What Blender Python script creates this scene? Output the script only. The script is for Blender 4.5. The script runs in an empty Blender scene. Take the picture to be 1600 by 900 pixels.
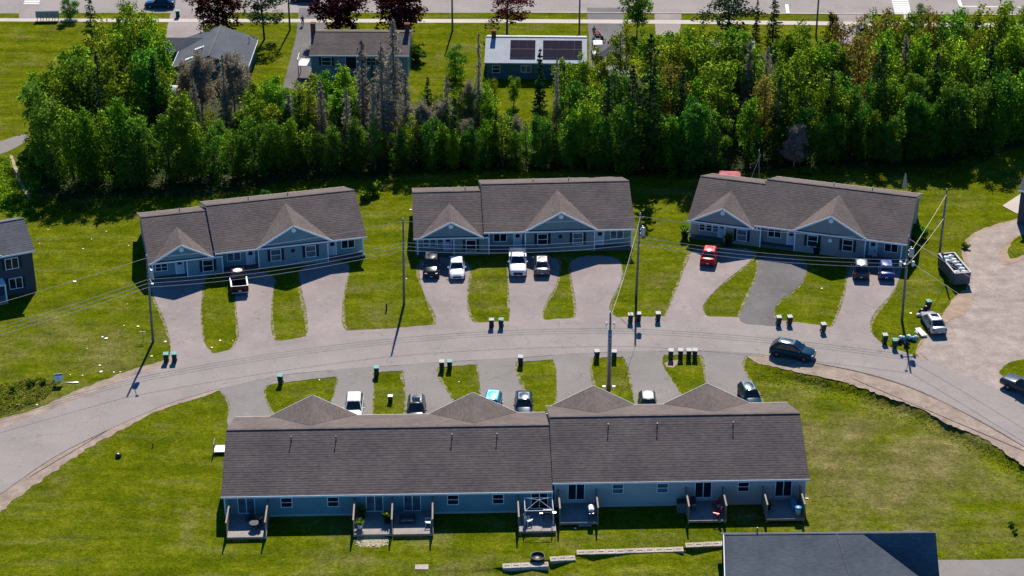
import bpy, math, random
import numpy as np
from mathutils import Vector, Matrix
from mathutils.geometry import tessellate_polygon
R = math.radians
scene = bpy.context.scene
COL = scene.collection
random.seed(7)
rng = np.random.default_rng(7)

# ---------------------------------------------------------------- camera, world, sun, exposure
CAM_H, PITCH, FPX = 115.5, 27.2, 3171.0
cam_d = bpy.data.cameras.new("camera"); cam = bpy.data.objects.new("camera", cam_d); COL.objects.link(cam)
cam.location = (0, 0, CAM_H); cam.rotation_euler = (R(90 - PITCH), 0, 0)
cam_d.sensor_width = 36; cam_d.lens = FPX / 1600 * 36
cam_d.clip_start = 1; cam_d.clip_end = 6000
scene.camera = cam
SUN_AZ, SUN_EL = 4.5, 41.0          # azimuth east of the viewing direction (+Y)
world = bpy.data.worlds.new("World"); scene.world = world; world.use_nodes = True
nt = world.node_tree; nt.nodes.clear()
sky = nt.nodes.new("ShaderNodeTexSky"); sky.sky_type = 'NISHITA'; sky.sun_disc = False
sky.sun_elevation = R(SUN_EL); sky.sun_rotation = R(SUN_AZ)
sky.air_density = 0.55; sky.dust_density = 0.0; sky.ozone_density = 6.0
bg = nt.nodes.new("ShaderNodeBackground"); bg.inputs[1].default_value = 0.088
wo = nt.nodes.new("ShaderNodeOutputWorld")
tint = nt.nodes.new("ShaderNodeMix"); tint.data_type = 'RGBA'; tint.blend_type = 'MULTIPLY'; tint.inputs[0].default_value = 1; tint.inputs[7].default_value = (.42, 1.0, 1.28, 1)
nt.links.new(sky.outputs[0], tint.inputs[6]); nt.links.new(tint.outputs[2], bg.inputs[0]); nt.links.new(bg.outputs[0], wo.inputs[0])
sd = bpy.data.lights.new("sun", 'SUN'); sd.energy = 4.8; sd.angle = R(0.5); sd.color = (1.0, 0.91, 0.80)
sun = bpy.data.objects.new("sun", sd); COL.objects.link(sun)
sdir = Vector((math.sin(R(SUN_AZ)) * math.cos(R(SUN_EL)), math.cos(R(SUN_AZ)) * math.cos(R(SUN_EL)), math.sin(R(SUN_EL))))
sun.rotation_euler = sdir.to_track_quat('Z', 'Y').to_euler()
sun.location = (0, 300, 200)
vs = scene.view_settings
vs.view_transform = 'Standard'; vs.look = 'None'; vs.exposure = 0.83; vs.gamma = 1.0
scene.cycles.max_bounces = 8; scene.cycles.diffuse_bounces = 6; scene.cycles.transmission_bounces = 8; scene.cycles.transparent_max_bounces = 8

# ---------------------------------------------------------------- helpers
_c, _s = math.cos(R(PITCH)), math.sin(R(PITCH))
def G(px, py, z=0.0):
    """point of the place at height z that the photograph shows at (px, py)"""
    u = (px - 800) / FPX; v = (py - 450) / FPX
    d = Vector((u, _c - v * _s, -_s - v * _c)); k = (z - CAM_H) / d.z
    return Vector((d.x * k, d.y * k, z))

def lin(h):
    h = h.lstrip('#'); o = []
    for i in (0, 2, 4):
        c = int(h[i:i + 2], 16) / 255
        o.append(c / 12.92 if c <= .04045 else ((c + .055) / 1.055) ** 2.4)
    return (*o, 1)

class MB:
    def __init__(s): s.v = []; s.f = []
    def add(s, vs_, fs):
        n = len(s.v); s.v += [tuple(p) for p in vs_]; s.f += [tuple(i + n for i in f) for f in fs]; return s
    def box(s, c, d, rz=0, rx=0, ry=0):
        hx, hy, hz = d[0] / 2, d[1] / 2, d[2] / 2
        m = Matrix.Translation(c) @ Matrix.Rotation(rz, 4, 'Z') @ Matrix.Rotation(ry, 4, 'Y') @ Matrix.Rotation(rx, 4, 'X')
        p = [m @ Vector((x * hx, y * hy, z * hz)) for z in (-1, 1) for y in (-1, 1) for x in (-1, 1)]
        return s.add(p, [(0, 2, 3, 1), (4, 5, 7, 6), (0, 1, 5, 4), (2, 6, 7, 3), (0, 4, 6, 2), (1, 3, 7, 5)])
    def b2(s, x0, x1, y0, y1, z0, z1):
        return s.box(((x0 + x1) / 2, (y0 + y1) / 2, (z0 + z1) / 2), (abs(x1 - x0), abs(y1 - y0), abs(z1 - z0)))
    def bar(s, p, q, w, h=None):
        """rectangular bar from p to q"""
        p = Vector(p); q = Vector(q); d = q - p; h = h or w
        m = d.to_track_quat('X', 'Z').to_matrix().to_4x4()
        L = d.length / 2
        pts = [(p + q) / 2 + m @ Vector((x * L, y * w / 2, z * h / 2)) for z in (-1, 1) for y in (-1, 1) for x in (-1, 1)]
        return s.add(pts, [(0, 2, 3, 1), (4, 5, 7, 6), (0, 1, 5, 4), (2, 6, 7, 3), (0, 4, 6, 2), (1, 3, 7, 5)])
    def tube(s, pts, r, n=8, r1=None, cap=True):
        pts = [Vector(p) for p in pts]; k = len(pts); r1 = r if r1 is None else r1
        base = len(s.v); vs_ = []; fs = []
        for i, p in enumerate(pts):
            d = (pts[min(i + 1, k - 1)] - pts[max(i - 1, 0)]).normalized()
            a = d.cross(Vector((0.03, 1, 0.02)) if abs(d.y) < .9 else Vector((1, 0, .03))).normalized(); b = d.cross(a)
            rr = r + (r1 - r) * i / max(1, k - 1)
            for j in range(n):
                t = 2 * math.pi * j / n; vs_.append(p + a * rr * math.cos(t) + b * rr * math.sin(t))
        for i in range(k - 1):
            for j in range(n):
                j2 = (j + 1) % n; fs.append((i * n + j, i * n + j2, (i + 1) * n + j2, (i + 1) * n + j))
        if cap: fs.append(tuple(range(n - 1, -1, -1))); fs.append(tuple((k - 1) * n + j for j in range(n)))
        return s.add(vs_, fs)
    def lathe(s, prof, n=16, o=(0, 0, 0), axis='Z'):
        vs_ = []; fs = []; o = Vector(o)
        for r, z in prof:
            for j in range(n):
                t = 2 * math.pi * j / n; p = (r * math.cos(t), r * math.sin(t), z)
                if axis == 'X': p = (p[2], p[0], p[1])
                elif axis == 'Y': p = (p[1], p[2], p[0])
                vs_.append(o + Vector(p))
        for i in range(len(prof) - 1):
            for j in range(n):
                j2 = (j + 1) % n; fs.append((i * n + j, i * n + j2, (i + 1) * n + j2, (i + 1) * n + j))
        fs.append(tuple(range(n - 1, -1, -1))); fs.append(tuple((len(prof) - 1) * n + j for j in range(n)))
        return s.add(vs_, fs)
    def prism(s, poly, ext, o=0.0, axis='X'):
        """poly of (a,b) extruded along an axis from o to ext"""
        n = len(poly); f = {'X': lambda a, b, t: (t, a, b), 'Y': lambda a, b, t: (a, t, b), 'Z': lambda a, b, t: (a, b, t)}[axis]
        v = [f(a, b, o) for a, b in poly] + [f(a, b, ext) for a, b in poly]
        fs = [tuple(range(n - 1, -1, -1)), tuple(range(n, 2 * n))] + [(i, (i + 1) % n, n + (i + 1) % n, n + i) for i in range(n)]
        return s.add(v, fs)
    def mesh(s, name, mat, smooth=False):
        me = bpy.data.meshes.new(name); me.from_pydata(s.v, [], s.f)
        uv = me.uv_layers.new(name="UV"); me.update()
        buf = []
        for p in me.polygons:
            n = p.normal; h = Vector((-n.y, n.x, 0))
            h = h.normalized() if h.length > .02 else Vector((1, 0, 0))
            sl = n.cross(h)
            for vi in p.vertices:
                c = me.vertices[vi].co; buf += [c.dot(h), c.dot(sl)]
        uv.data.foreach_set("uv", buf)
        if mat: me.materials.append(mat)
        if smooth: me.polygons.foreach_set("use_smooth", [True] * len(me.polygons))
        return me
    def build(s, name, mat, parent=None, smooth=False, bevel=0, loc=None):
        o = bpy.data.objects.new(name, s.mesh(name, mat, smooth)); COL.objects.link(o)
        if parent: o.parent = parent
        if loc is not None: o.location = loc
        if bevel:
            b = o.modifiers.new("bevel", 'BEVEL'); b.width = bevel; b.segments = 2; b.limit_method = 'ANGLE'; b.angle_limit = R(30)
        return o

def tag(o, label=None, cat=None, group=None, kind=None):
    if label: o["label"] = label
    if cat: o["category"] = cat
    if group: o["group"] = group
    if kind: o["kind"] = kind
    return o
def thing(name, label, cat, loc=(0, 0, 0), rz=0, group=None):
    o = bpy.data.objects.new(name, None); COL.objects.link(o); o.location = loc; o.rotation_euler = (0, 0, rz); o.empty_display_size = .3
    return tag(o, label, cat, group)
KIDS = {}
def copy_tree(o, parent=None):
    c = o.copy(); COL.objects.link(c)
    if parent: c.parent = parent
    for ch in list(o.children): copy_tree(ch, c)
    return c
def link(name, me, parent=None, loc=None, rz=0):
    o = bpy.data.objects.new(name, me); COL.objects.link(o)
    if parent: o.parent = parent
    if loc is not None: o.location = loc
    if rz: o.rotation_euler = (0, 0, rz)
    return o

# ---------------------------------------------------------------- materials
class NT:
    def __init__(s, name):
        s.m = bpy.data.materials.new(name); s.m.use_nodes = True; s.t = s.m.node_tree; s.t.nodes.clear()
        s.out = s.n("ShaderNodeOutputMaterial")
    def n(s, t, **k):
        nd = s.t.nodes.new(t)
        for a, b in k.items(): setattr(nd, a, b)
        return nd
    def l(s, a, b): s.t.links.new(a, b)
    def noise(s, scale, detail=4, rough=.55, co=None):
        nd = s.n("ShaderNodeTexNoise"); nd.inputs["Scale"].default_value = scale; nd.inputs["Detail"].default_value = detail; nd.inputs["Roughness"].default_value = rough
        if co: s.l(co, nd.inputs["Vector"])
        return nd.outputs["Fac"]
    def ramp(s, fac, stops):
        nd = s.n("ShaderNodeValToRGB"); e = nd.color_ramp.elements
        while len(e) < len(stops): e.new(.5)
        for i, (p, c) in enumerate(stops): e[i].position = p; e[i].color = c if len(c) == 4 else (*c, 1)
        s.l(fac, nd.inputs[0]); return nd.outputs[0]
    def mix(s, fac, a, b, mode='MIX'):
        nd = s.n("ShaderNodeMix", data_type='RGBA', blend_type=mode)
        for sock, v in ((nd.inputs[0], fac), (nd.inputs[6], a), (nd.inputs[7], b)):
            if hasattr(v, "is_linked") or hasattr(v, "links"): s.l(v, sock)
            elif isinstance(v, (int, float)): sock.default_value = v
            else: sock.default_value = v if len(v) == 4 else (*v, 1)
        return nd.outputs[2]
    def bsdf(s, col, rough=.8, metal=0, bump=None, bstr=.3, bdist=.05, spec=.3, coat=0):
        b = s.n("ShaderNodeBsdfPrincipled")
        if hasattr(col, "links"): s.l(col, b.inputs["Base Color"])
        else: b.inputs["Base Color"].default_value = col if len(col) == 4 else (*col, 1)
        b.inputs["Roughness"].default_value = rough; b.inputs["Metallic"].default_value = metal
        b.inputs["Specular IOR Level"].default_value = spec; b.inputs["Coat Weight"].default_value = coat
        b.inputs["Coat Roughness"].default_value = .06
        if bump is not None:
            bn = s.n("ShaderNodeBump"); bn.inputs["Strength"].default_value = bstr; bn.inputs["Distance"].default_value = bdist
            s.l(bump, bn.inputs["Height"]); s.l(bn.outputs[0], b.inputs["Normal"])
        s.l(b.outputs[0], s.out.inputs[0]); return b
    def co(s, which="Object"): return s.n("ShaderNodeTexCoord").outputs[which]
    def pos(s): return s.n("ShaderNodeNewGeometry").outputs["Position"]

def sc(c, k): return tuple(min(1, x * k) for x in c[:3])
def plain(name, col, rough=.6, metal=0, var=.12, scale=3.0, spec=.3, coat=0):
    t = NT(name); f = t.noise(scale, 5, .6, t.co())
    c = t.ramp(f, [(.3, sc(col, 1 - var)), (.7, sc(col, 1 + var))])
    t.bsdf(c, rough, metal, spec=spec, coat=coat); return t.m

def mat_grass():
    t = NT("lawn_grass"); p = t.pos()
    big = t.noise(.055, 4, .55, p); mid = t.noise(.32, 5, .66, p); fine = t.noise(3.2, 5, .8, p); fine2 = t.noise(9.0, 3, .75, p); patch = t.noise(.14, 5, .7, p)
    mp = t.n("ShaderNodeMapping"); mp.inputs["Rotation"].default_value = (0, 0, .5); mp.inputs["Scale"].default_value = (.12, .8, 1); t.l(p, mp.inputs[0])
    streak = t.noise(.7, 3, .5, mp.outputs[0])
    c = t.ramp(mid, [(.22, (.046, .074, .002)), (.5, (.086, .110, .003)), (.78, (.145, .156, .009))])
    c2 = t.ramp(mid, [(.22, (.085, .088, .020)), (.5, (.14, .126, .040)), (.8, (.225, .19, .09))])
    # dry lawn: patches everywhere, and the worn lawn beside the long row house
    def blob(cx, cy, rr):
        d = t.n("ShaderNodeVectorMath", operation='DISTANCE'); d.inputs[1].default_value = (cx, cy, 0); t.l(p, d.inputs[0])
        r_ = t.n("ShaderNodeMapRange"); r_.inputs[1].default_value = rr; r_.inputs[2].default_value = rr * .25; r_.inputs[3].default_value = 0; r_.inputs[4].default_value = .26; t.l(d.outputs["Value"], r_.inputs[0]); return r_.outputs[0]
    ad = t.n("ShaderNodeMath", operation='ADD'); t.l(patch, ad.inputs[0])
    b1, b2, b3 = blob(G(1390, 735).x, G(1390, 735).y, 21), blob(G(100, 560).x, G(100, 560).y, 17), blob(G(700, 890).x, G(700, 890).y, 18)
    m1 = t.n("ShaderNodeMath", operation='ADD'); t.l(b1, m1.inputs[0]); h = t.n("ShaderNodeMath", operation='MULTIPLY'); h.inputs[1].default_value = .45
    m2 = t.n("ShaderNodeMath", operation='ADD'); t.l(b2, m2.inputs[0]); t.l(b3, m2.inputs[1]); t.l(m2.outputs[0], h.inputs[0]); t.l(h.outputs[0], m1.inputs[1]); t.l(m1.outputs[0], ad.inputs[1])
    mp2 = t.n("ShaderNodeMapping"); mp2.inputs["Rotation"].default_value = (0, 0, -.35); mp2.inputs["Scale"].default_value = (.10, .42, 1); t.l(p, mp2.inputs[0]); pale = t.noise(.9, 5, .62, mp2.outputs[0])
    c = t.mix(t.ramp(pale, [(.52, (0, 0, 0)), (.74, (.42, .42, .42))]), c, (.155, .155, .050))
    dry = t.ramp(ad.outputs[0], [(.54, (0, 0, 0)), (.80, (.9, .9, .9))])
    c = t.mix(dry, c, c2)
    c = t.mix(.7, c, t.ramp(streak, [(.3, (.66, .68, .75)), (.7, (1.28, 1.22, 1.6))]), 'MULTIPLY')
    mot = t.noise(1.3, 5, .7, p); c = t.mix(.8, c, t.ramp(mot, [(.32, (.62, .64, .62)), (.68, (1.36, 1.34, 1.3))]), 'MULTIPLY')
    c = t.mix(1.0, c, t.ramp(fine, [(.30, (.42, .46, .42)), (.70, (1.55, 1.50, 1.45))]), 'MULTIPLY')
    c = t.mix(.85, c, t.ramp(fine2, [(.3, (.5, .52, .5)), (.7, (1.5, 1.48, 1.5))]), 'MULTIPLY')
    t.bsdf(c, .95, bump=fine, bstr=.7, bdist=.14, spec=.0); return t.m

def mat_paving(name, a, b, d, crack=True, tracks=False):
    t = NT(name); p = t.pos()
    big = t.noise(.16, 5, .6, p); mid = t.noise(.9, 5, .65, p); fine = t.noise(11, 3, .7, p)
    c = t.ramp(big, [(.3, a), (.7, b)])
    c = t.mix(t.ramp(mid, [(.55, (0, 0, 0)), (.8, (.6, .6, .6))]), c, d)
    c = t.mix(.5, c, t.ramp(fine, [(.3, (.74, .74, .74)), (.7, (1.24, 1.24, 1.24))]), 'MULTIPLY')
    st = t.noise(.75, 4, .7, p); c = t.mix(t.ramp(st, [(.60, (0, 0, 0)), (.74, (.55, .55, .55))]), c, sc(a, .55))
    if crack:
        v = t.n("ShaderNodeTexVoronoi", feature='DISTANCE_TO_EDGE'); v.inputs["Scale"].default_value = .16
        mp = t.n("ShaderNodeMix", data_type='VECTOR'); mp.inputs[0].default_value = .10
        nz = t.n("ShaderNodeTexNoise"); nz.inputs["Scale"].default_value = .35; t.l(p, nz.inputs[0])
        ad = t.n("ShaderNodeVectorMath", operation='MULTIPLY_ADD'); ad.inputs[1].default_value = (6, 6, 6); t.l(nz.outputs["Color"], ad.inputs[0]); t.l(p, ad.inputs[2])
        t.l(ad.outputs[0], v.inputs["Vector"])
        c = t.mix(t.ramp(v.outputs["Distance"], [(0, (.30, .30, .30)), (.011, (0, 0, 0))]), c, sc(a, .35))
    t.bsdf(c, .92, bump=fine, bstr=.25, bdist=.02, spec=.15); return t.m

def mat_dirt(name, a, b, cc, tracks=False):
    t = NT(name); p = t.pos()
    n1 = t.noise(.5, 6, .7, p); n2 = t.noise(6, 4, .75, p)
    c = t.ramp(n1, [(.3, a), (.52, b), (.72, cc)])
    c = t.mix(.6, c, t.ramp(n2, [(.3, (.6, .6, .6)), (.7, (1.35, 1.35, 1.35))]), 'MULTIPLY')
    if tracks:
        mp = t.n("ShaderNodeMapping"); mp.inputs["Rotation"].default_value = (0, 0, -.5); mp.inputs["Scale"].default_value = (.10, .5, 1); t.l(p, mp.inputs[0]); tr = t.noise(1.0, 4, .6, mp.outputs[0])
        c = t.mix(.3, c, t.ramp(tr, [(.36, (.66, .66, .66)), (.5, (1, 1, 1)), (.66, (1.25, 1.22, 1.2))]), 'MULTIPLY')
    t.bsdf(c, .95, bump=n2, bstr=.4, bdist=.06, spec=.1); return t.m

def mat_shingle(name, c1, c2, row=.31):
    t = NT(name); uv = t.co("UV"); sx = t.n("ShaderNodeSeparateXYZ"); t.l(uv, sx.inputs[0])
    m = t.n("ShaderNodeMath", operation='MULTIPLY'); m.inputs[1].default_value = 1 / row; t.l(sx.outputs[1], m.inputs[0])
    fr = t.n("ShaderNodeMath", operation='FRACT'); t.l(m.outputs[0], fr.inputs[0])
    st = t.n("ShaderNodeMapping"); st.inputs["Scale"].default_value = (1.4, 4.2, 1); t.l(uv, st.inputs[0])
    tab = t.noise(1.0, 2, .6, st.outputs[0])
    big = t.noise(.30, 5, .6, t.co()); fine = t.noise(9, 4, .75, uv)
    lp = t.noise(.5, 3, .5, uv)
    c = t.ramp(tab, [(.36, c1), (.64, c2)])
    c = t.mix(.75, c, t.ramp(fr.outputs[0], [(0, (.86, .86, .86)), (.2, (1, 1, 1)), (.8, (1.0, 1.0, 1.0)), (1, (1.08, 1.08, 1.08))]), 'MULTIPLY')
    c = t.mix(.9, c, t.ramp(big, [(.3, (.82, .82, .83)), (.7, (1.22, 1.18, 1.13))]), 'MULTIPLY')
    c = t.mix(.6, c, t.ramp(fine, [(.3, (.70, .70, .70)), (.7, (1.3, 1.3, 1.3))]), 'MULTIPLY')
    t.bsdf(c, .95, spec=.02); return t.m

def mat_siding(name, col, row=.15):
    t = NT(name); uv = t.co("UV"); sx = t.n("ShaderNodeSeparateXYZ"); t.l(uv, sx.inputs[0])
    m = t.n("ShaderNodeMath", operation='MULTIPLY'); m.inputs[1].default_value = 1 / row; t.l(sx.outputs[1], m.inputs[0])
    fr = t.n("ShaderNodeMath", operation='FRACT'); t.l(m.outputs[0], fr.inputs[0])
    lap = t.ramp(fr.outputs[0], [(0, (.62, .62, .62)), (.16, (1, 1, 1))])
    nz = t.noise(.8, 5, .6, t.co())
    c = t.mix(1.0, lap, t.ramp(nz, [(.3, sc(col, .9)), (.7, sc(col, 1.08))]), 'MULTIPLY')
    t.bsdf(c, .55, bump=fr.outputs[0], bstr=.3, bdist=.02, spec=.25); return t.m

def mat_wood(name, a, b, stretch=(1, 14, 1), rough=.8):
    t = NT(name); mp = t.n("ShaderNodeMapping"); mp.inputs["Scale"].default_value = stretch; t.l(t.co("UV"), mp.inputs[0])
    n = t.noise(1.6, 5, .6, mp.outputs[0]); n2 = t.noise(.7, 3, .5, t.co())
    c = t.ramp(n, [(.3, a), (.7, b)]); c = t.mix(.6, c, t.ramp(n2, [(.3, (.75, .75, .75)), (.7, (1.2, 1.2, 1.2))]), 'MULTIPLY')
    t.bsdf(c, rough, bump=n, bstr=.2, bdist=.01, spec=.15); return t.m

def mat_leaf(name, a, b, c3, trans=.42, tint=.10):
    t = NT(name); g = t.n("ShaderNodeNewGeometry"); oi = t.n("ShaderNodeObjectInfo")
    c = t.ramp(g.outputs["Random Per Island"], [(0, a), (.55, b), (1, c3)])
    cl = t.noise(.8, 3, .6, t.co()); c = t.mix(.85, c, t.ramp(cl, [(.3, (.62, .66, .6)), (.7, (1.32, 1.28, 1.2))]), 'MULTIPLY')
    hsv = t.n("ShaderNodeHueSaturation"); t.l(c, hsv.inputs["Color"])
    mr = t.n("ShaderNodeMapRange"); mr.inputs[3].default_value = .5 - tint * .28; mr.inputs[4].default_value = .5 + tint * .22; t.l(oi.outputs["Random"], mr.inputs[0]); t.l(mr.outputs[0], hsv.inputs["Hue"])
    wn = t.n("ShaderNodeTexWhiteNoise", noise_dimensions='1D'); t.l(oi.outputs["Random"], wn.inputs["W"])
    mv = t.n("ShaderNodeMapRange"); mv.inputs[3].default_value = 1 - tint * 2.6; mv.inputs[4].default_value = 1 + tint * 2.2; t.l(wn.outputs["Value"], mv.inputs[0]); t.l(mv.outputs[0], hsv.inputs["Value"])
    d = t.n("ShaderNodeBsdfDiffuse"); tr = t.n("ShaderNodeBsdfTranslucent"); mx = t.n("ShaderNodeMixShader"); mx.inputs[0].default_value = trans
    t.l(hsv.outputs[0], d.inputs[0]); t.l(t.mix(1.0, hsv.outputs[0], (1.5, 1.55, 1.0), 'MULTIPLY'), tr.inputs[0]); t.l(d.outputs[0], mx.inputs[1]); t.l(tr.outputs[0], mx.inputs[2]); t.l(mx.outputs[0], t.out.inputs[0])
    return t.m

def mat_paint(name, col, metal=.25, rough=.28):
    t = NT(name); n = t.noise(2.2, 4, .6, t.co())
    c = t.ramp(n, [(.3, sc(col, .9)), (.7, sc(col, 1.06))]); t.bsdf(c, rough, metal * .5, spec=.14, coat=.13); return t.m

def mat_glass(name, col=(.012, .016, .022), rough=.06):
    t = NT(name); n = t.noise(.9, 2, .5, t.co()); c = t.ramp(n, [(.35, sc(col, .7)), (.65, sc(col, 1.5))])
    t.bsdf(c, rough, 0, spec=.38); return t.m

M = {}
M['grass'] = mat_grass()
M['road'] = mat_paving("street_asphalt", (.21, .188, .175), (.262, .236, .219), (.305, .272, .252))
M['drive'] = mat_paving("old_driveway_asphalt", (.195, .166, .158), (.275, .234, .222), (.35, .295, .27))
M['drive_grey'] = mat_paving("grey_driveway_asphalt", (.165, .154, .145), (.215, .199, .187), (.265, .24, .22))
M['drive_dark'] = mat_paving("newer_driveway_asphalt", (.09, .086, .087), (.14, .131, .13), (.20, .185, .178))
M['lot'] = mat_dirt("gravel_lot", (.20, .168, .148), (.285, .24, .212), (.37, .31, .27), True)
M['shoulder'] = mat_dirt("gravel_shoulder", (.17, .135, .10), (.27, .215, .175), (.35, .285, .235))
M['trail'] = mat_dirt("sandy_edge", (.16, .14, .05), (.31, .25, .17), (.36, .30, .22))
def mat_verge():
    t = NT("sandy_verge"); p = t.pos(); n = t.noise(1.6, 6, .8, p); n2 = t.noise(7, 3, .75, p)
    g = t.ramp(n2, [(.3, (.05, .075, .004)), (.7, (.12, .135, .012))]); sa = t.ramp(n2, [(.3, (.17, .14, .09)), (.7, (.33, .28, .21))])
    t.bsdf(t.mix(t.ramp(n, [(.44, (0, 0, 0)), (.56, (1, 1, 1))]), g, sa), .95, bump=n2, bstr=.4, bdist=.06, spec=0); return t.m
M['sand'] = mat_verge()
M['dirt'] = mat_dirt("bare_earth", (.20, .14, .095), (.29, .215, .16), (.37, .29, .225))
M['concrete'] = mat_paving("concrete_walk", (.38, .34, .30), (.47, .42, .37), (.5, .46, .41), crack=False)
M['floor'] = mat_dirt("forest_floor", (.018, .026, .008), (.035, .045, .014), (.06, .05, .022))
M['shingle'] = mat_shingle("brown_shingle", (.098, .084, .079), (.136, .117, .110))
M['shingle_grey'] = mat_shingle("grey_shingle", (.095, .098, .107), (.125, .128, .138))
M['shingle_slate'] = mat_shingle("slate_shingle", (.078, .09, .106), (.098, .112, .13))
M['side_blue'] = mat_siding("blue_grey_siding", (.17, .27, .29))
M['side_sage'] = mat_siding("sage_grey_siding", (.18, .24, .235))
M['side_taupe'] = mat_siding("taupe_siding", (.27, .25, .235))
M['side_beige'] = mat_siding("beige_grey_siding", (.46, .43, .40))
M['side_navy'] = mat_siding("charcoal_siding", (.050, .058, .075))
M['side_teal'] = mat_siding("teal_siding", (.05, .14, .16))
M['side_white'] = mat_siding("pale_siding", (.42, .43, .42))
M['trim'] = plain("white_trim", (.78, .78, .77), .5, var=.06)
M['glass'] = mat_glass("window_glass")
M['blind'] = mat_glass("blind_behind_glass", (.085, .105, .12), .2)
M['shutter'] = plain("black_shutter", (.014, .015, .02), .5)
M['door'] = plain("pale_door", (.50, .54, .58), .45, var=.05)
M['pole'] = mat_wood("weathered_pole", (.13, .115, .10), (.24, .215, .19), (14, 1, 1))
M['deck'] = mat_wood("deck_boards", (.22, .20, .19), (.34, .31, .285))
M['fence'] = mat_wood("treated_wood", (.20, .16, .12), (.33, .27, .21))
M['metal'] = plain("grey_metal", (.36, .38, .40), .4, .6)
M['whitemetal'] = plain("white_metal", (.75, .75, .74), .4, .1)
M['darkmetal'] = plain("gable_shade_dark", (.03, .03, .034), .45, .5)
M['wire'] = plain("pale_cable", (.55, .50, .45), .5, .1)
M['guy'] = plain("yellow_guy", (.55, .50, .16), .5)
M['tyre'] = plain("rubber", (.014, .014, .015), .8)
M['rim'] = plain("alloy_rim", (.40, .41, .42), .3, .8)
M['cglass'] = mat_glass("car_glass", (.008, .018, .028), .05)
M['lamp'] = plain("clear_lamp", (.65, .66, .66), .15, .2)
M['red_lamp'] = plain("red_lamp", (.30, .012, .010), .2)
M['black_plastic'] = plain("black_plastic", (.016, .017, .018), .45)
M['bin_green'] = plain("green_bin_plastic", (.012, .050, .034), .45)
M['bin_black'] = plain("black_bin_plastic", (.016, .022, .024), .45)
M['bin_blue'] = plain("blue_bin_plastic", (.02, .22, .55), .4)
M['lid'] = plain("pale_bin_lid", (.36, .35, .335), .6, spec=.12)
M['lid_green'] = plain("green_bin_lid", (.12, .31, .26), .6, spec=.12)
M['bark'] = mat_wood("bark", (.045, .036, .028), (.10, .08, .065), (10, 1, 1))
M['deadbark'] = mat_wood("dead_bark", (.12, .105, .095), (.22, .195, .18), (10, 1, 1))
M['leaf'] = mat_leaf("broad_leaf", (.064, .152, .012), (.118, .225, .018), (.19, .285, .03), .62)
M['leaf2'] = mat_leaf("yellow_green_leaf", (.092, .152, .012), (.15, .21, .018), (.225, .275, .034), .58)
M['rusty'] = mat_leaf("rusty_leaf", (.10, .075, .02), (.16, .13, .03), (.22, .19, .05), .5)
M['leaf3'] = mat_leaf("deep_green_leaf", (.040, .115, .018), (.08, .182, .026), (.132, .24, .036), .58)
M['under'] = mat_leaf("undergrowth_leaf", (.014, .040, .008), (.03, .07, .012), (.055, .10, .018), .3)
M['needle'] = mat_leaf("spruce_needles", (.012, .034, .014), (.026, .058, .02), (.05, .085, .028), .2)
M['pine'] = mat_leaf("pine_needles", (.018, .038, .016), (.035, .062, .025), (.06, .09, .04), .2)
M['maroon'] = mat_leaf("maroon_leaf", (.028, .006, .008), (.06, .012, .014), (.12, .028, .022), .35)
M['cedar'] = mat_leaf("bronze_cedar", (.035, .034, .008), (.065, .056, .012), (.10, .075, .02), .2)
M['twig'] = mat_leaf("dead_twigs", (.16, .135, .125), (.235, .205, .19), (.31, .27, .25), .35, .05)
M['tuft'] = mat_leaf("rough_grass", (.07, .10, .008), (.13, .15, .016), (.22, .20, .06), .45)
M['sofa'] = plain("dark_wicker", (.03, .03, .033), .7)
M['red'] = plain("red_plastic", (.50, .02, .018), .4)
M['block'] = mat_dirt("concrete_block", (.28, .24, .20), (.38, .33, .28), (.45, .40, .34))
M['white'] = plain("white_scrap", (.78, .76, .72), .6)
M['panel'] = plain("solar_cell", (.030, .024, .038), .9, var=.25, spec=.0)
M['brick'] = mat_shingle("chimney_brick", (.14, .06, .045), (.19, .085, .06), .2)
M['skin'] = plain("skin", (.42, .25, .18), .6)
M['hair'] = plain("hair", (.03, .02, .014), .7)
M['cloth_dark'] = plain("dark_cloth", (.02, .022, .03), .85)
M['cloth_pink'] = plain("pink_cloth", (.50, .32, .30), .85)
M['bag'] = plain("pale_bag", (.55, .60, .58), .5, var=.25, scale=5)
M['bagblack'] = plain("black_bag", (.014, .014, .016), .35, scale=6)
M['bagblue'] = plain("blue_tarp", (.12, .25, .33), .45, var=.3, scale=6)
M['paintline'] = plain("road_paint", (.74, .73, .70), .7, var=.1, scale=1.5)
M['metalroof'] = plain("white_metal_roof", (.36, .395, .42), .75, 0, var=.10, scale=.8, spec=.1)
M['straw'] = plain("straw", (.52, .46, .30), .9, var=.25, scale=4)

M['dumpster'] = plain("dumpster_steel", (.10, .10, .10), .6, .2, var=.3, scale=2)
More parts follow.
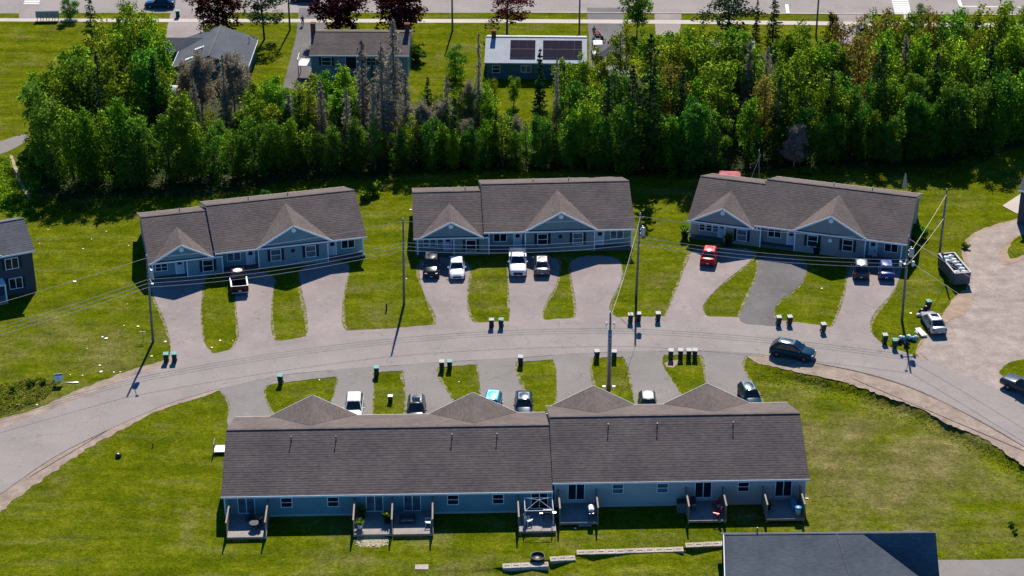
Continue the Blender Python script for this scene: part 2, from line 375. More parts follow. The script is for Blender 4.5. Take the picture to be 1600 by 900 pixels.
# ---------------------------------------------------------------- ground and paving
WALL_LINE = [G(x, y) for x, y in ((640, 893), (785, 887), (859, 876), (900, 868), (1070, 857), (1135, 851), (1480, 846))]
def wall_y(x):
    w = WALL_LINE
    if x <= w[0].x: return w[0].y
    for a, b in zip(w, w[1:]):
        if x <= b.x: return a.y + (b.y - a.y) * (x - a.x) / (b.x - a.x)
    return w[-1].y
DITCH = [G(x, y) for x, y in ((1186, 577), (1240, 590), (1300, 601), (1400, 632), (1480, 668), (1560, 712), (1640, 762), (1740, 825))]
def ditch_z(x, y):
    if x < DITCH[0].x - 1 or y < 150: return 0.0
    best = 1e9
    for a, b in zip(DITCH, DITCH[1:]):
        vx, vy = b.x - a.x, b.y - a.y; u = max(0, min(1, ((x - a.x) * vx + (y - a.y) * vy) / (vx * vx + vy * vy)))
        dx, dy = x - a.x - u * vx, y - a.y - u * vy; d = math.hypot(dx, dy); sd_ = d if dy > 0 else -d
        if d < abs(best): best = sd_
    w = .75 if best > 0 else 2.0
    return -.55 * math.exp(-(best / w) ** 2) * min(1, max(0, (x - DITCH[0].x + 1) / 5))
def ground_z(x, y):
    z = ditch_z(x, y)
    d = wall_y(x) - y
    k = max(0, min(1, (x - WALL_LINE[0].x + 1) / 8)) * max(0, min(1, (WALL_LINE[-1].x + 6 - x) / 6))
    if d <= .05: return z
    w = WALL_LINE; dep = .10
    for i, j in ((1, 2), (2, 3), (3, 4), (4, 6)):
        if w[i].x <= x <= w[j].x: dep = .62 + (.04 - .62) * min(1, (x - w[i].x) / min(5.5, w[j].x - w[i].x))
    return z - dep * k * min(1, d / .35)
def axis(fine, lo, hi, step, far):
    a = list(np.arange(lo, hi + .01, step)); return sorted(set([-far, -far * .3, lo - 60] + a + [hi + 60, far * .3, far]) | set(fine))
xs = axis(list(np.arange(22, 60, .6)), -90, 90, 2.0, 3000)
ys = sorted(set([-3000, -800, 0, 100, 150] + list(np.arange(158, 176, .3)) + list(np.arange(176, 206, .5)) + list(np.arange(206, 360, 4.0)) + [420, 700, 1500, 3500]))
gv = [(x, y, ground_z(x, y)) for y in ys for x in xs]
nx = len(xs)
gf = [(j * nx + i, j * nx + i + 1, (j + 1) * nx + i + 1, (j + 1) * nx + i) for j in range(len(ys) - 1) for i in range(nx - 1)]
g = MB().add(gv, gf).build("ground", M['grass']); tag(g, "mown lawn and rough grass covering the whole neighbourhood", kind="structure")

def chaikin(p, n=2, closed=True):
    for _ in range(n):
        q = []
        m = len(p)
        for i in range(m if closed else m - 1):
            a, b = p[i], p[(i + 1) % m]; q += [a * .75 + b * .25, a * .25 + b * .75]
        if not closed: q = [p[0]] + q + [p[-1]]
        p = q
    return p
def resample(p, step=.35):
    out = []
    for i in range(len(p)):
        a, b = p[i], p[(i + 1) % len(p)]; n = max(1, min(60, int((b - a).length / step)))
        out += [a + (b - a) * (k / n) for k in range(n)]
    return out
def ragged(p, off=0.0, amp=.08, seed=1):
    r = np.random.default_rng(seed); n = len(p)
    area = sum(p[i].x * p[(i + 1) % n].y - p[(i + 1) % n].x * p[i].y for i in range(n)); sg = 1 if area > 0 else -1
    j = r.normal(0, 1, n); j2 = np.convolve(np.concatenate([j, j, j]), np.ones(15) / 15, 'same')[n:2 * n] * 3.2
    out = []
    for i in range(n):
        t = (p[(i + 1) % n] - p[i - 1]); t = t.normalized() if t.length > 1e-6 else Vector((1, 0, 0))
        nrm = Vector((t.y, -t.x, 0)) * sg
        out.append(p[i] + nrm * (off + amp * (.28 * j[i] + .75 * j2[i])))
    return out
def sheet(name, pts, z, mat, label=None, kind="structure"):
    pts = [Vector((p.x, p.y, 0)) for p in pts]
    tri = tessellate_polygon([pts])
    me = bpy.data.meshes.new(name)
    fs = []
    for a, b, c in tri:
        cr = (pts[b] - pts[a]).cross(pts[c] - pts[a]).z
        fs.append((a, b, c) if cr > 0 else (a, c, b))
    me.from_pydata([(p.x, p.y, z) for p in pts], [], fs); me.materials.append(mat); me.update()
    o = bpy.data.objects.new(name, me); COL.objects.link(o); return tag(o, label, kind=kind)
def px(L): return [G(x, y) for x, y in L]
NSH = [0]
def paved(name, P, mat, z, label, edge=.24, sm=2, amp=.07, edge_mat='sand'):
    NSH[0] += 1; i = NSH[0]
    p = resample(chaikin(px(P), sm))
    if edge: sheet("sandy_verge", ragged(p, edge, .17, i + 100), .004 + .001 * i, M[edge_mat])
    return sheet(name, ragged(p, 0, amp, i), z, mat, label)

north = [(-140, 735), (-60, 695), (0, 670), (50, 652), (100, 632), (175, 601), (212, 586), (252, 574), (325, 557), (400, 546), (500, 532), (600, 521), (700, 515), (800, 511), (900, 507), (1000, 504), (1100, 503), (1200, 509), (1300, 522), (1360, 534), (1420, 552), (1500, 583), (1600, 627), (1720, 690)]
south = [(1720, 770), (1600, 697), (1540, 662), (1480, 631), (1420, 603), (1350, 582), (1275, 567), (1180, 553), (1100, 548), (1000, 549), (900, 553), (800, 560), (700, 565), (600, 573), (500, 580), (440, 586), (400, 595), (360, 605), (330, 611), (300, 620), (260, 631), (215, 651), (170, 672), (100, 706), (50, 738), (0, 774), (-60, 820), (-140, 890)]
def poly_open(L): return [G(x, y) for x, y in L]
nc = chaikin(poly_open(north), 2, False); scv = chaikin(poly_open(south), 2, False)
# gravel shoulders
sheet("gravel_shoulder", ragged(resample(chaikin(px([(-100, 690), (0, 655), (50, 640), (110, 614), (170, 589), (215, 573), (255, 563), (300, 556), (330, 560), (300, 575), (200, 610), (100, 650), (0, 690), (-100, 730)]), 2)), 0, .25, 31), .030, M['shoulder'], "sandy gravel shoulder on the outer curve of the street")
sheet("gravel_shoulder", ragged(resample(chaikin(px([(-100, 870), (0, 765), (60, 720), (150, 668), (260, 620), (345, 596), (352, 608), (330, 615), (260, 637), (200, 664), (150, 690), (100, 722), (50, 758), (0, 800), (-100, 900)]), 2)), 0, .3, 32), .031, M['shoulder'], "sandy gravel shoulder along the inner curve of the street")
sheet("gravel_shoulder", ragged(resample(chaikin(px([(1165, 546), (1260, 560), (1400, 590), (1520, 645), (1700, 740), (1700, 800), (1600, 732), (1560, 702), (1480, 657), (1400, 622), (1300, 592), (1240, 581), (1170, 566)]), 2)), 0, .3, 33), .032, M['shoulder'], "wide pinkish gravel shoulder beside the ditch")
sheet("gravel_shoulder", ragged(resample(chaikin(px([(345, 600), (420, 586), (520, 574), (700, 560), (900, 548), (1100, 543), (1180, 547), (1172, 562), (1100, 555), (1000, 556), (900, 560), (700, 573), (530, 588), (420, 600), (350, 622)]), 2)), 0, .12, 34), .033, M['drive_grey'], "worn asphalt strip where the inner driveways meet the street")
sheet("gravel_shoulder", ragged(resample(chaikin(px([(300, 560), (420, 534), (560, 515), (760, 503), (960, 496), (1100, 494), (1210, 500), (1320, 515), (1372, 526), (1372, 545), (1200, 520), (1000, 512), (800, 518), (600, 528), (420, 552), (310, 570)]), 2)), 0, .12, 35), .034, M['drive'], "worn asphalt strip where the outer driveways meet the street")
# gravel lot on the right
lot = [(1720, 320), (1600, 342), (1570, 350), (1545, 358), (1524, 368), (1511, 381), (1508, 396), (1513, 420), (1516, 440), (1512, 458), (1496, 470), (1482, 488), (1470, 507), (1454, 522), (1440, 540), (1436, 556), (1500, 592), (1600, 640), (1720, 700)]
paved("gravel_lot", lot, M['lot'], .040, "pale gravel turning lot with tyre tracks", .5, 1, .15, 'dirt')
# driveways of the outer row
DR = "driveway"
paved(DR, [(232, 425), (238, 455), (243, 472), (258, 500), (269, 540), (262, 575), (345, 562), (322, 545), (314, 520), (314, 470), (316, 440), (330, 420)], M['drive'], .044, "worn driveway at the far end of the blue-sided row house")
paved(DR, [(358, 425), (366, 450), (370, 480), (373, 515), (372, 535), (350, 560), (440, 548), (428, 530), (422, 510), (425, 465), (430, 425)], M['drive'], .045, "driveway with the parked dark red pickup")
paved(DR, [(468, 415), (470, 445), (477, 480), (481, 505), (481, 525), (460, 545), (565, 530), (540, 518), (533, 505), (536, 470), (541, 440), (548, 405)], M['drive'], .046, "empty wide driveway beside the lawn strip with the wooden pole")
paved(DR, [(655, 400), (656, 440), (662, 462), (674, 482), (682, 500), (676, 512), (640, 524), (790, 516), (742, 507), (733, 495), (730, 470), (732, 440), (735, 405)], M['drive'], .047, "driveway holding the black crossover and white sedan")
paved(DR, [(794, 400), (795, 440), (796, 470), (798, 500), (790, 514), (900, 511), (852, 503), (846, 492), (855, 470), (868, 450), (874, 425), (874, 400)], M['drive'], .048, "driveway holding the white pickup and grey sedan")
paved(DR, [(890, 400), (893, 440), (897, 465), (901, 490), (893, 510), (1000, 507), (958, 496), (951, 482), (956, 468), (967, 450), (972, 430), (970, 400)], M['drive'], .049, "empty pale driveway of the sage-sided row house")
paved(DR, [(1082, 385), (1073, 415), (1056, 455), (1044, 485), (1030, 507), (1125, 507), (1098, 492), (1096, 476), (1115, 455), (1152, 425), (1178, 405), (1182, 390)], M['drive'], .050, "driveway with the parked red car")
paved(DR, [(1186, 395), (1184, 425), (1176, 452), (1160, 482), (1150, 506), (1228, 514), (1207, 497), (1212, 474), (1240, 456), (1258, 436), (1263, 405)], M['drive_dark'], .051, "newer dark grey driveway with a rounded edge")
paved(DR, [(1330, 405), (1322, 445), (1314, 485), (1301, 512), (1290, 524), (1395, 548), (1366, 528), (1358, 510), (1364, 490), (1395, 458), (1405, 435), (1410, 410)], M['drive'], .052, "driveway holding the black crossover and blue sedan", )
# driveways of the inner row
paved(DR, [(335, 602), (352, 618), (362, 635), (350, 675), (430, 675), (424, 645), (413, 622), (411, 604), (450, 584), (400, 586)], M['drive_grey'], .0445, "short driveway at the end of the long row house")
paved(DR, [(508, 574), (531, 588), (524, 612), (515, 640), (512, 670), (582, 670), (581, 640), (582, 600), (582, 582), (592, 568)], M['drive_grey'], .0455, "driveway with the white crossover")
paved(DR, [(622, 566), (633, 582), (635, 640), (636, 670), (735, 670), (712, 640), (700, 612), (682, 588), (683, 576), (694, 561)], M['drive_grey'], .0465, "driveway with the charcoal car")
paved(DR, [(738, 560), (750, 578), (752, 640), (752, 670), (850, 670), (828, 636), (812, 600), (802, 576), (812, 556)], M['drive_grey'], .0475, "driveway with the light blue and navy cars")
paved(DR, [(858, 553), (870, 570), (871, 620), (868, 660), (945, 660), (930, 622), (922, 585), (921, 565), (932, 550)], M['drive_grey'], .0485, "short inner driveway behind the pale utility pole", )
paved(DR, [(966, 548), (980, 563), (988, 600), (993, 650), (1080, 650), (1066, 620), (1046, 590), (1032, 568), (1040, 546)], M['drive_grey'], .0495, "driveway with the white-roofed crossover")
paved(DR, [(1090, 544), (1099, 560), (1104, 600), (1108, 650), (1200, 650), (1182, 612), (1162, 580), (1158, 566), (1172, 548)], M['drive_grey'], .0505, "driveway with the dark blue hatchback")
# the street
so = ragged(resample(nc + scv), 0, .05, 77)
sheet("street", so, .056, M['road'], "curved grey asphalt street")
MB_edge = []
for k, (L, nm) in enumerate((([(1275, 568), (1350, 583), (1420, 604), (1480, 632), (1540, 663), (1640, 722)], "edge_crack"), ([(0, 773), (50, 737), (100, 705), (170, 672)], "edge_crack"))):
    c = resample(chaikin(px(L), 2, False), .4)[:-1]; c = c[:len(c) - 8]
    a = [p + Vector((0, .05, 0)) for p in c]; b = [p - Vector((0, .06, 0)) for p in c]
    sheet("asphalt_edge", ragged(a + b[::-1], 0, .02, 5 + k), .061, M['bark'], "broken dark edge of the street asphalt")
# the bare earth by the dumpster, the green hummock in the lot, forest floor
sheet("bare_earth", ragged(resample(chaikin(px([(1508, 450), (1490, 466), (1468, 490), (1463, 500), (1475, 512), (1490, 500), (1510, 486), (1524, 466)]), 2)), 0, .3, 50), .0622, M['dirt'], "patch of bare reddish earth in front of the dumpster")
sheet("bare_earth", ragged(resample(chaikin(px([(1680, 345), (1600, 362), (1575, 375), (1558, 395), (1560, 412), (1575, 416), (1610, 400), (1680, 385)]), 2)), 0, .25, 51), .0624, M['dirt'], "reddish earth rim of the grassy hummock in the lot")
sheet("grass_island", ragged(resample(chaikin(px([(1680, 350), (1600, 366), (1582, 376), (1572, 396), (1578, 408), (1610, 395), (1680, 376)]), 2)), 0, .25, 52), .067, M['grass'], "grassy hummock in the gravel lot")
sheet("grass_island", ragged(resample(chaikin(px([(1700, 560), (1600, 562), (1572, 568), (1560, 582), (1575, 592), (1620, 606), (1700, 640)]), 2)), 0, .25, 53), .0675, M['grass'], "grass patch beside the parked grey pickup")
sheet("concrete_path", resample(px([(1566, 322), (1600, 300), (1640, 290), (1640, 320), (1600, 334), (1588, 334)])), .068, M['concrete'], "pale concrete path to the dark house at the edge")
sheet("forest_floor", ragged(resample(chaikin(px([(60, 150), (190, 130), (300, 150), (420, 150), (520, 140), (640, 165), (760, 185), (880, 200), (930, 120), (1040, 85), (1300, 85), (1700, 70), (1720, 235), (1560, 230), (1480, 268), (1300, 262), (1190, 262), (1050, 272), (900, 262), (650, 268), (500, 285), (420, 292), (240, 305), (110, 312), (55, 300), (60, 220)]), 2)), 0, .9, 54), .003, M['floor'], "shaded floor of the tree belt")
sheet("bare_earth", ragged(resample(chaikin(px([(1068, 563), (1052, 575), (1040, 572), (1040, 566), (1055, 562)]), 2)), 0, .12, 55), .0045, M['dirt'], "small bare earth patch on an inner grass island")
# patch of straw by the deck; driveway at lower right; lower parking
sheet("driveway", ragged(resample(px([(1455, 876), (1700, 872), (1700, 960), (1455, 960)])), 0, .05, 56), -.47 + .5, M['drive_grey'], "grey driveway beside the slate-roofed house")
# far street, sidewalk and the driveways across it
def far_strip(name, L0, L1, z, mat, label): return sheet(name, resample(px(L0 + L1[::-1]), 1.0), z, mat, label)
far_strip("far_street", [(-200, -70), (900, -75), (1800, -75)], [(-200, 22), (200, 20), (800, 20), (1500, 23), (1800, 26)], .010, M['road'], "wide main street along the top")
far_strip("sidewalk", [(-200, 28), (200, 29.5), (800, 30), (1150, 32), (1500, 36), (1800, 39)], [(-200, 33), (200, 34.5), (800, 36), (1150, 38), (1500, 42), (1800, 45.5)], .030, M['concrete'], "pale sidewalk beside the main street")
def far_drive(P, m, z, label): return sheet("driveway", ragged(resample(px(P), .8), 0, .05, int(z * 5000)), z, M[m], label)
far_drive([(268, 15), (262, 40), (255, 95), (310, 95), (318, 40), (345, 38), (350, 15)], 'drive', .014, "driveway of the grey hip-roofed house")
far_drive([(468, 12), (462, 60), (441, 138), (485, 142), (510, 60), (510, 12)], 'drive_dark', .015, "long driveway beside the brown-roofed bungalow")
far_drive([(917, 12), (920, 60), (921, 110), (978, 110), (976, 60), (974, 12)], 'drive_dark', .016, "driveway with the white car by the solar-roofed house")
far_drive([(1022, 12), (1024, 55), (1062, 55), (1066, 12)], 'drive', .017, "driveway between two hedges off the main street")
far_drive([(1308, 12), (1312, 70), (1364, 70), (1364, 12)], 'drive', .018, "driveway beside the bronze cedar")
far_drive([(30, 5), (30, 32), (60, 34), (70, 5)], 'drive', .019, "ramp from the crosswalk to the sidewalk")
far_drive([(1411, 15), (1414, 37), (1424, 37), (1421, 15)], 'concrete', .020, "curb ramp leading to the crosswalk")
def stripe(P, label): o = sheet("road_marking", px(P), .024, M['paintline'], label); return o
for k in range(12):
    y = -12 + k * 3.0
    stripe([(1393 + .25 * y, y), (1419 + .25 * y, y), (1419.3 + .25 * y, y + 1.5), (1393.3 + .25 * y, y + 1.5)], "white crosswalk bar on the main street")
for k in range(5):
    y = -9 + k * 3.4
    stripe([(39 - .3 * y, y), (63 - .3 * y, y), (62 - .3 * y, y + 1.7), (38 - .3 * y, y + 1.7)], "white crosswalk bar near the mail cabinets")
stripe([(1227, 7), (1231.5, 7), (1233.5, 20), (1228.5, 20)], "white stop bar on the main street")
stripe([(1494, -6), (1498, -6), (1504, 9.6), (1499, 9.6)], "short white lane bar on the main street")
stripe([(1499, 9.4), (1720, 13.2), (1720, 13.9), (1499, 10.1)], "thin white lane line along the main street")
far_strip("kerb", [(800, 19.4), (1500, 22.4), (1800, 25.4)], [(800, 20.2), (1500, 23.2), (1800, 26.2)], .11, M['concrete'], "low kerb of the main street")
# path at the upper left
sheet("path", ragged(resample(chaikin(px([(-60, 228), (0, 222), (22, 214), (42, 209), (48, 215), (30, 228), (0, 242), (-60, 252)]), 2)), 0, .08, 60), .012, M['drive_grey'], "grey paved path at the edge of the park")
sheet("trail", ragged(resample(chaikin(px([(14, 240), (21, 243), (25, 262), (34, 282), (44, 300), (50, 312), (44, 312), (37, 298), (27, 280), (18, 262)]), 2)), 0, .15, 61), .009, M['trail'], "narrow sandy trail worn through rough grass")

# retaining wall of concrete blocks, stepping up to the right
def block_mesh(w, d, h):
    b = MB(); gx = w / 2 - .012
    b.b2(-gx, gx, -d / 2, d / 2, 0, h - .05)
    b.b2(-gx, gx, -d / 2, -.09, h - .05, h); b.b2(-gx, gx, .05, d / 2, h - .05, h)
    b.b2(-gx, -gx * .62, -.09, .05, h - .05, h - .001); b.b2(gx * .62, gx, -.09, .05, h - .05, h - .001)
    return b
for (x0, y0, x1, y1, zt, nm) in ((785, 884, 857, 881, .03, "lowest of the stepped pale concrete block walls, beside the dark fire pit"), (859, 873, 899, 871, .05, "short second step of the pale concrete block wall"), (901, 863, 1068, 857.5, .05, "longest step of the pale concrete block wall on the slope"), (1071, 851.5, 1140, 848.5, .06, "top step of the pale block wall running behind the slate roof")):
    a = G(x0, y0, zt); b = G(x1, y1, zt); d = b - a; L = d.length; n = max(2, round(L / .95)); w = L / n; an = math.atan2(d.y, d.x)
    t = thing("block_wall", nm, "retaining wall", (a.x, a.y, -.55), an, "stepped block walls")
    me = block_mesh(w, .78, zt + .55).mesh("block", M['block'])
    for i in range(n): link("block", me, t, (w * (i + .5), random.uniform(-.015, .015), random.uniform(-.012, .012)))
M['porch'] = plain('porch_boards', (.10, .10, .105), .8)
# ---------------------------------------------------------------- buildings
def slab_face(mb, pts, th=.10):
    """thick sheet: polygon pts (counter-clockwise seen from above) and its underside"""
    n = len(pts); p = [Vector(q) for q in pts]
    mb.add(p + [q - Vector((0, 0, th)) for q in p], [tuple(range(n)), tuple(range(2 * n - 1, n - 1, -1))] + [(i, n + i, n + (i + 1) % n, (i + 1) % n) for i in range(n)])
def courses(mb, p0, p1, q1, q0, e=.30, t=.020):
    """real overlapping shingle courses between the eave edge p0-p1 and the ridge edge q0-q1"""
    p0, p1, q0, q1 = map(Vector, (p0, p1, q0, q1)); n = max(3, int(max((q0 - p0).length, (q1 - p1).length) / e))
    nm = (p1 - p0).cross(q0 - p0)
    if nm.length < 1e-4: nm = (q1 - q0).cross(q0 - p0)
    nm.normalize(); nm = -nm if nm.z < 0 else nm; pa = pb = None
    for k in range(n):
        f0, f1 = k / n, (k + 1) / n; off = nm * (t + random.uniform(-.003, .003)); lo = nm * .006
        a0, b0 = p0.lerp(q0, f0) + off, p1.lerp(q1, f0) + off; a1, b1 = p0.lerp(q0, f1) + lo, p1.lerp(q1, f1) + lo
        mb.add([a0, b0, b1, a1], [(0, 1, 2, 3)])
        mb.add([(pa if pa else p0), (pb if pb else p1), b0, a0], [(0, 1, 2, 3)]); pa, pb = a1, b1
_wm = {}; _wn = [0]
def window(parent, x, y, z, w, h, face=-1, shutters=False, kind='sash', rz=0):
    """window in a wall whose outside looks towards face*y; x,z centre; y = wall plane"""
    _wn[0] += 1; bl = (_wn[0] * 5) % 7 in (0, 2, 5); key = (w, h, face, kind, bl)
    if key not in _wm:
        f = MB(); t = .075; yo = face * .045
        f.b2(-w / 2 - t, w / 2 + t, -.05, .05, h / 2, h / 2 + t); f.b2(-w / 2 - t, w / 2 + t, -.06, .06, -h / 2 - t, -h / 2)
        f.b2(-w / 2 - t, -w / 2, -.048, .048, -h / 2, h / 2); f.b2(w / 2, w / 2 + t, -.048, .048, -h / 2, h / 2)
        if kind == 'sash': f.b2(-w / 2, w / 2, -.04, .04, -.03, .03)
        else: f.b2(-.04, .04, -.042, .042, -h / 2, h / 2)
        p = MB()
        if kind == 'sash': p.b2(-w / 2, w / 2, -.008, .008, 0.03, h / 2).b2(-w / 2, w / 2, -.02, -.004, -h / 2, -.03)
        else: p.b2(-w / 2, -.04, -.008, .008, -h / 2, h / 2).b2(.04, w / 2, -.02, -.004, -h / 2, h / 2)
        s = MB()
        for sx in (-1, 1):
            xx = sx * (w / 2 + t + .24); s.b2(xx - .17, xx + .17, -.03, .03, -h / 2 - .05, h / 2 + .05)
        sl = MB(); sl.b2(-.17, .17, -.025, .025, -h / 2 - .05, h / 2 + .05)
        for k in range(7): sl.box((0, face * .03, -h / 2 + (k + .5) * h / 7), (.26, .02, .05))
        _wm[key] = (f.mesh("window", M['trim']), p.mesh("pane", M['blind' if bl else 'glass']), sl.mesh("shutter", M['shutter']))
    f, p, s = _wm[key]
    o = link("window", f, parent, (x, y + face * .035, z), rz); link("pane", p, o, (0, 0, 0))
    if shutters:
        for sx in (-1, 1): link("shutter", s, parent, (x + sx * (w / 2 + .27), y + face * .03, z), rz)
    return o
def door(parent, x, y, z, face=-1, w=.92, h=2.03, col='door'):
    d = MB(); d.b2(-w / 2, w / 2, -.03, .03, 0, h)
    for zz in (.45, 1.0): d.b2(-w * .32, w * .32, face * .03 - .012, face * .03 + .012, zz - .2, zz + .2)
    o = d.build("door", M[col], parent, loc=(x, y + face * .04, z))
    f = MB(); f.b2(-w / 2 - .09, -w / 2, -.04, .04, 0, h + .09); f.b2(w / 2, w / 2 + .09, -.04, .04, 0, h + .09); f.b2(-w / 2, w / 2, -.04, .04, h, h + .09)
    f.build("door_frame", M['trim'], o); MB().b2(-.26, .26, -.012, .012, 1.35, 1.85).build("pane", M['glass'], o, loc=(0, face * .035, 0))
    MB().lathe([(.03, -.03), (.035, .02), (.02, .05)], 8, axis='Y').build("handle", M['metal'], o, loc=(w * .38, face * .06, 1.0))
    return o

def roof_wing(root, x0, L, y0, a, ze, p, shingle, wall, ov=.45, gov=.28, depth_front=None):
    """gable roof: eave line at y0, ridge at y0+a"""
    zr = ze + a * p
    r = MB(); x1 = x0 + L
    slab_face(r, [(x0, y0, ze), (x1, y0, ze), (x1, y0 + a, zr), (x0, y0 + a, zr)], .12)
    slab_face(r, [(x0, y0 + a, zr), (x1, y0 + a, zr), (x1, y0 + 2 * a, ze), (x0, y0 + 2 * a, ze)], .12)
    if shingle != 'metalroof': courses(r, (x0, y0, ze), (x1, y0, ze), (x1, y0 + a, zr), (x0, y0 + a, zr)); courses(r, (x1, y0 + 2 * a, ze), (x0, y0 + 2 * a, ze), (x0, y0 + a, zr), (x1, y0 + a, zr))
    ro = r.build("roof", M[shingle], root)
    MB().bar((x0 + .02, y0 + a, zr + .012), (x1 - .02, y0 + a, zr + .012), .30, .035).build("ridge_cap", M[shingle], ro)
    t = MB()
    for yy, s in ((y0, -1), (y0 + 2 * a, 1)): t.b2(x0 - .02, x1 + .02, yy + s * .005, yy + s * .04, ze - .19, ze + .012)
    for xx, s in ((x0, -1), (x1, 1)):
        for yy in (y0, y0 + 2 * a): t.bar((xx - s * .03, yy, ze - .225), (xx - s * .03, y0 + a, zr - .225), .035, .2)
    t.b2(x0 + .03, x1 - .03, y0 + .02, y0 + ov, ze - .19, ze - .14); t.b2(x0 + .03, x1 - .03, y0 + 2 * a - ov, y0 + 2 * a - .02, ze - .19, ze - .14)
    t.build("fascia", M['trim'], ro)
    return ro, zr
def vent_pipe(root, x, y, z, h=.45):
    m = MB(); m.lathe([(.10, -.15), (.10, .02), (.05, .05), (.05, h), (.075, h + .01), (.075, h + .07)], 8)
    return m.build("vent_pipe", M['black_plastic'], root, loc=(x, y, z))

def dormer(root, xc, W, yf, ze, q, p, y_eave, shingle, wallm, out=-1, sgn=1):
    """cross gable over the eave at y_eave; sgn=+1 when the main roof climbs towards +y"""
    zp = ze + W / 2 * q; run = (W / 2 * q) / p; yv = y_eave + sgn * run
    r = MB(); e = .03
    A = (xc - W / 2, yf, ze + e); B = (xc + W / 2, yf, ze + e); P = (xc, yf, zp + e); V = (xc, yv, zp + e); A2 = (xc - W / 2, y_eave, ze + e); B2 = (xc + W / 2, y_eave, ze + e)
    lf = [A, A2, V, P]; rf = [B, P, V, B2]
    if sgn > 0: lf = [A, P, V, A2]; rf = [B, B2, V, P]
    slab_face(r, lf, .10); slab_face(r, rf, .10); courses(r, A, A2, V, P); courses(r, B2, B, P, V)
    o = r.build("gable_roof", M[shingle], root)
    t = MB(); yy = yf - sgn * .02
    t.bar((xc - W / 2 - .05, yy, ze - .08), (xc, yy, zp - .05), .05, .22); t.bar((xc + W / 2 + .05, yy, ze - .08), (xc, yy, zp - .05), .05, .22)
    t.build("rake_board", M['trim'], o)
    g = MB(); yw = yf + sgn * .25; hw = W / 2 - .35
    g.prism([(xc - hw, ze - .1), (xc + hw, ze - .1), (xc, ze - .1 + hw * q)], yw + sgn * .2, yw, 'Y')
    g.build("gable_wall", M[wallm], o)
    MB().b2(xc - hw, xc + hw, yw - sgn * .06 - .03, yw - sgn * .06 + .03, ze - .30, ze - .115).build("gable_shade_strip", M['darkmetal'], o)  # added dark strip, stands in for the soffit shade under the gable
    MB().b2(xc - hw, xc + hw, min(yw - .0, yw + sgn * .6), max(yw, yw + sgn * .6), ze - .2, ze - .11).build("soffit", M['trim'], o)
    v = MB(); v.lathe([(.30, -.03), (.30, .03), (.24, .045), (.0, .045)], 16, axis='Y') if sgn < 0 else v.lathe([(.0, -.045), (.24, -.045), (.30, -.03), (.30, .03)], 16, axis='Y')
    v.build("gable_vent", M['trim'], o, loc=(xc, yw - sgn * .03, zp - .72))

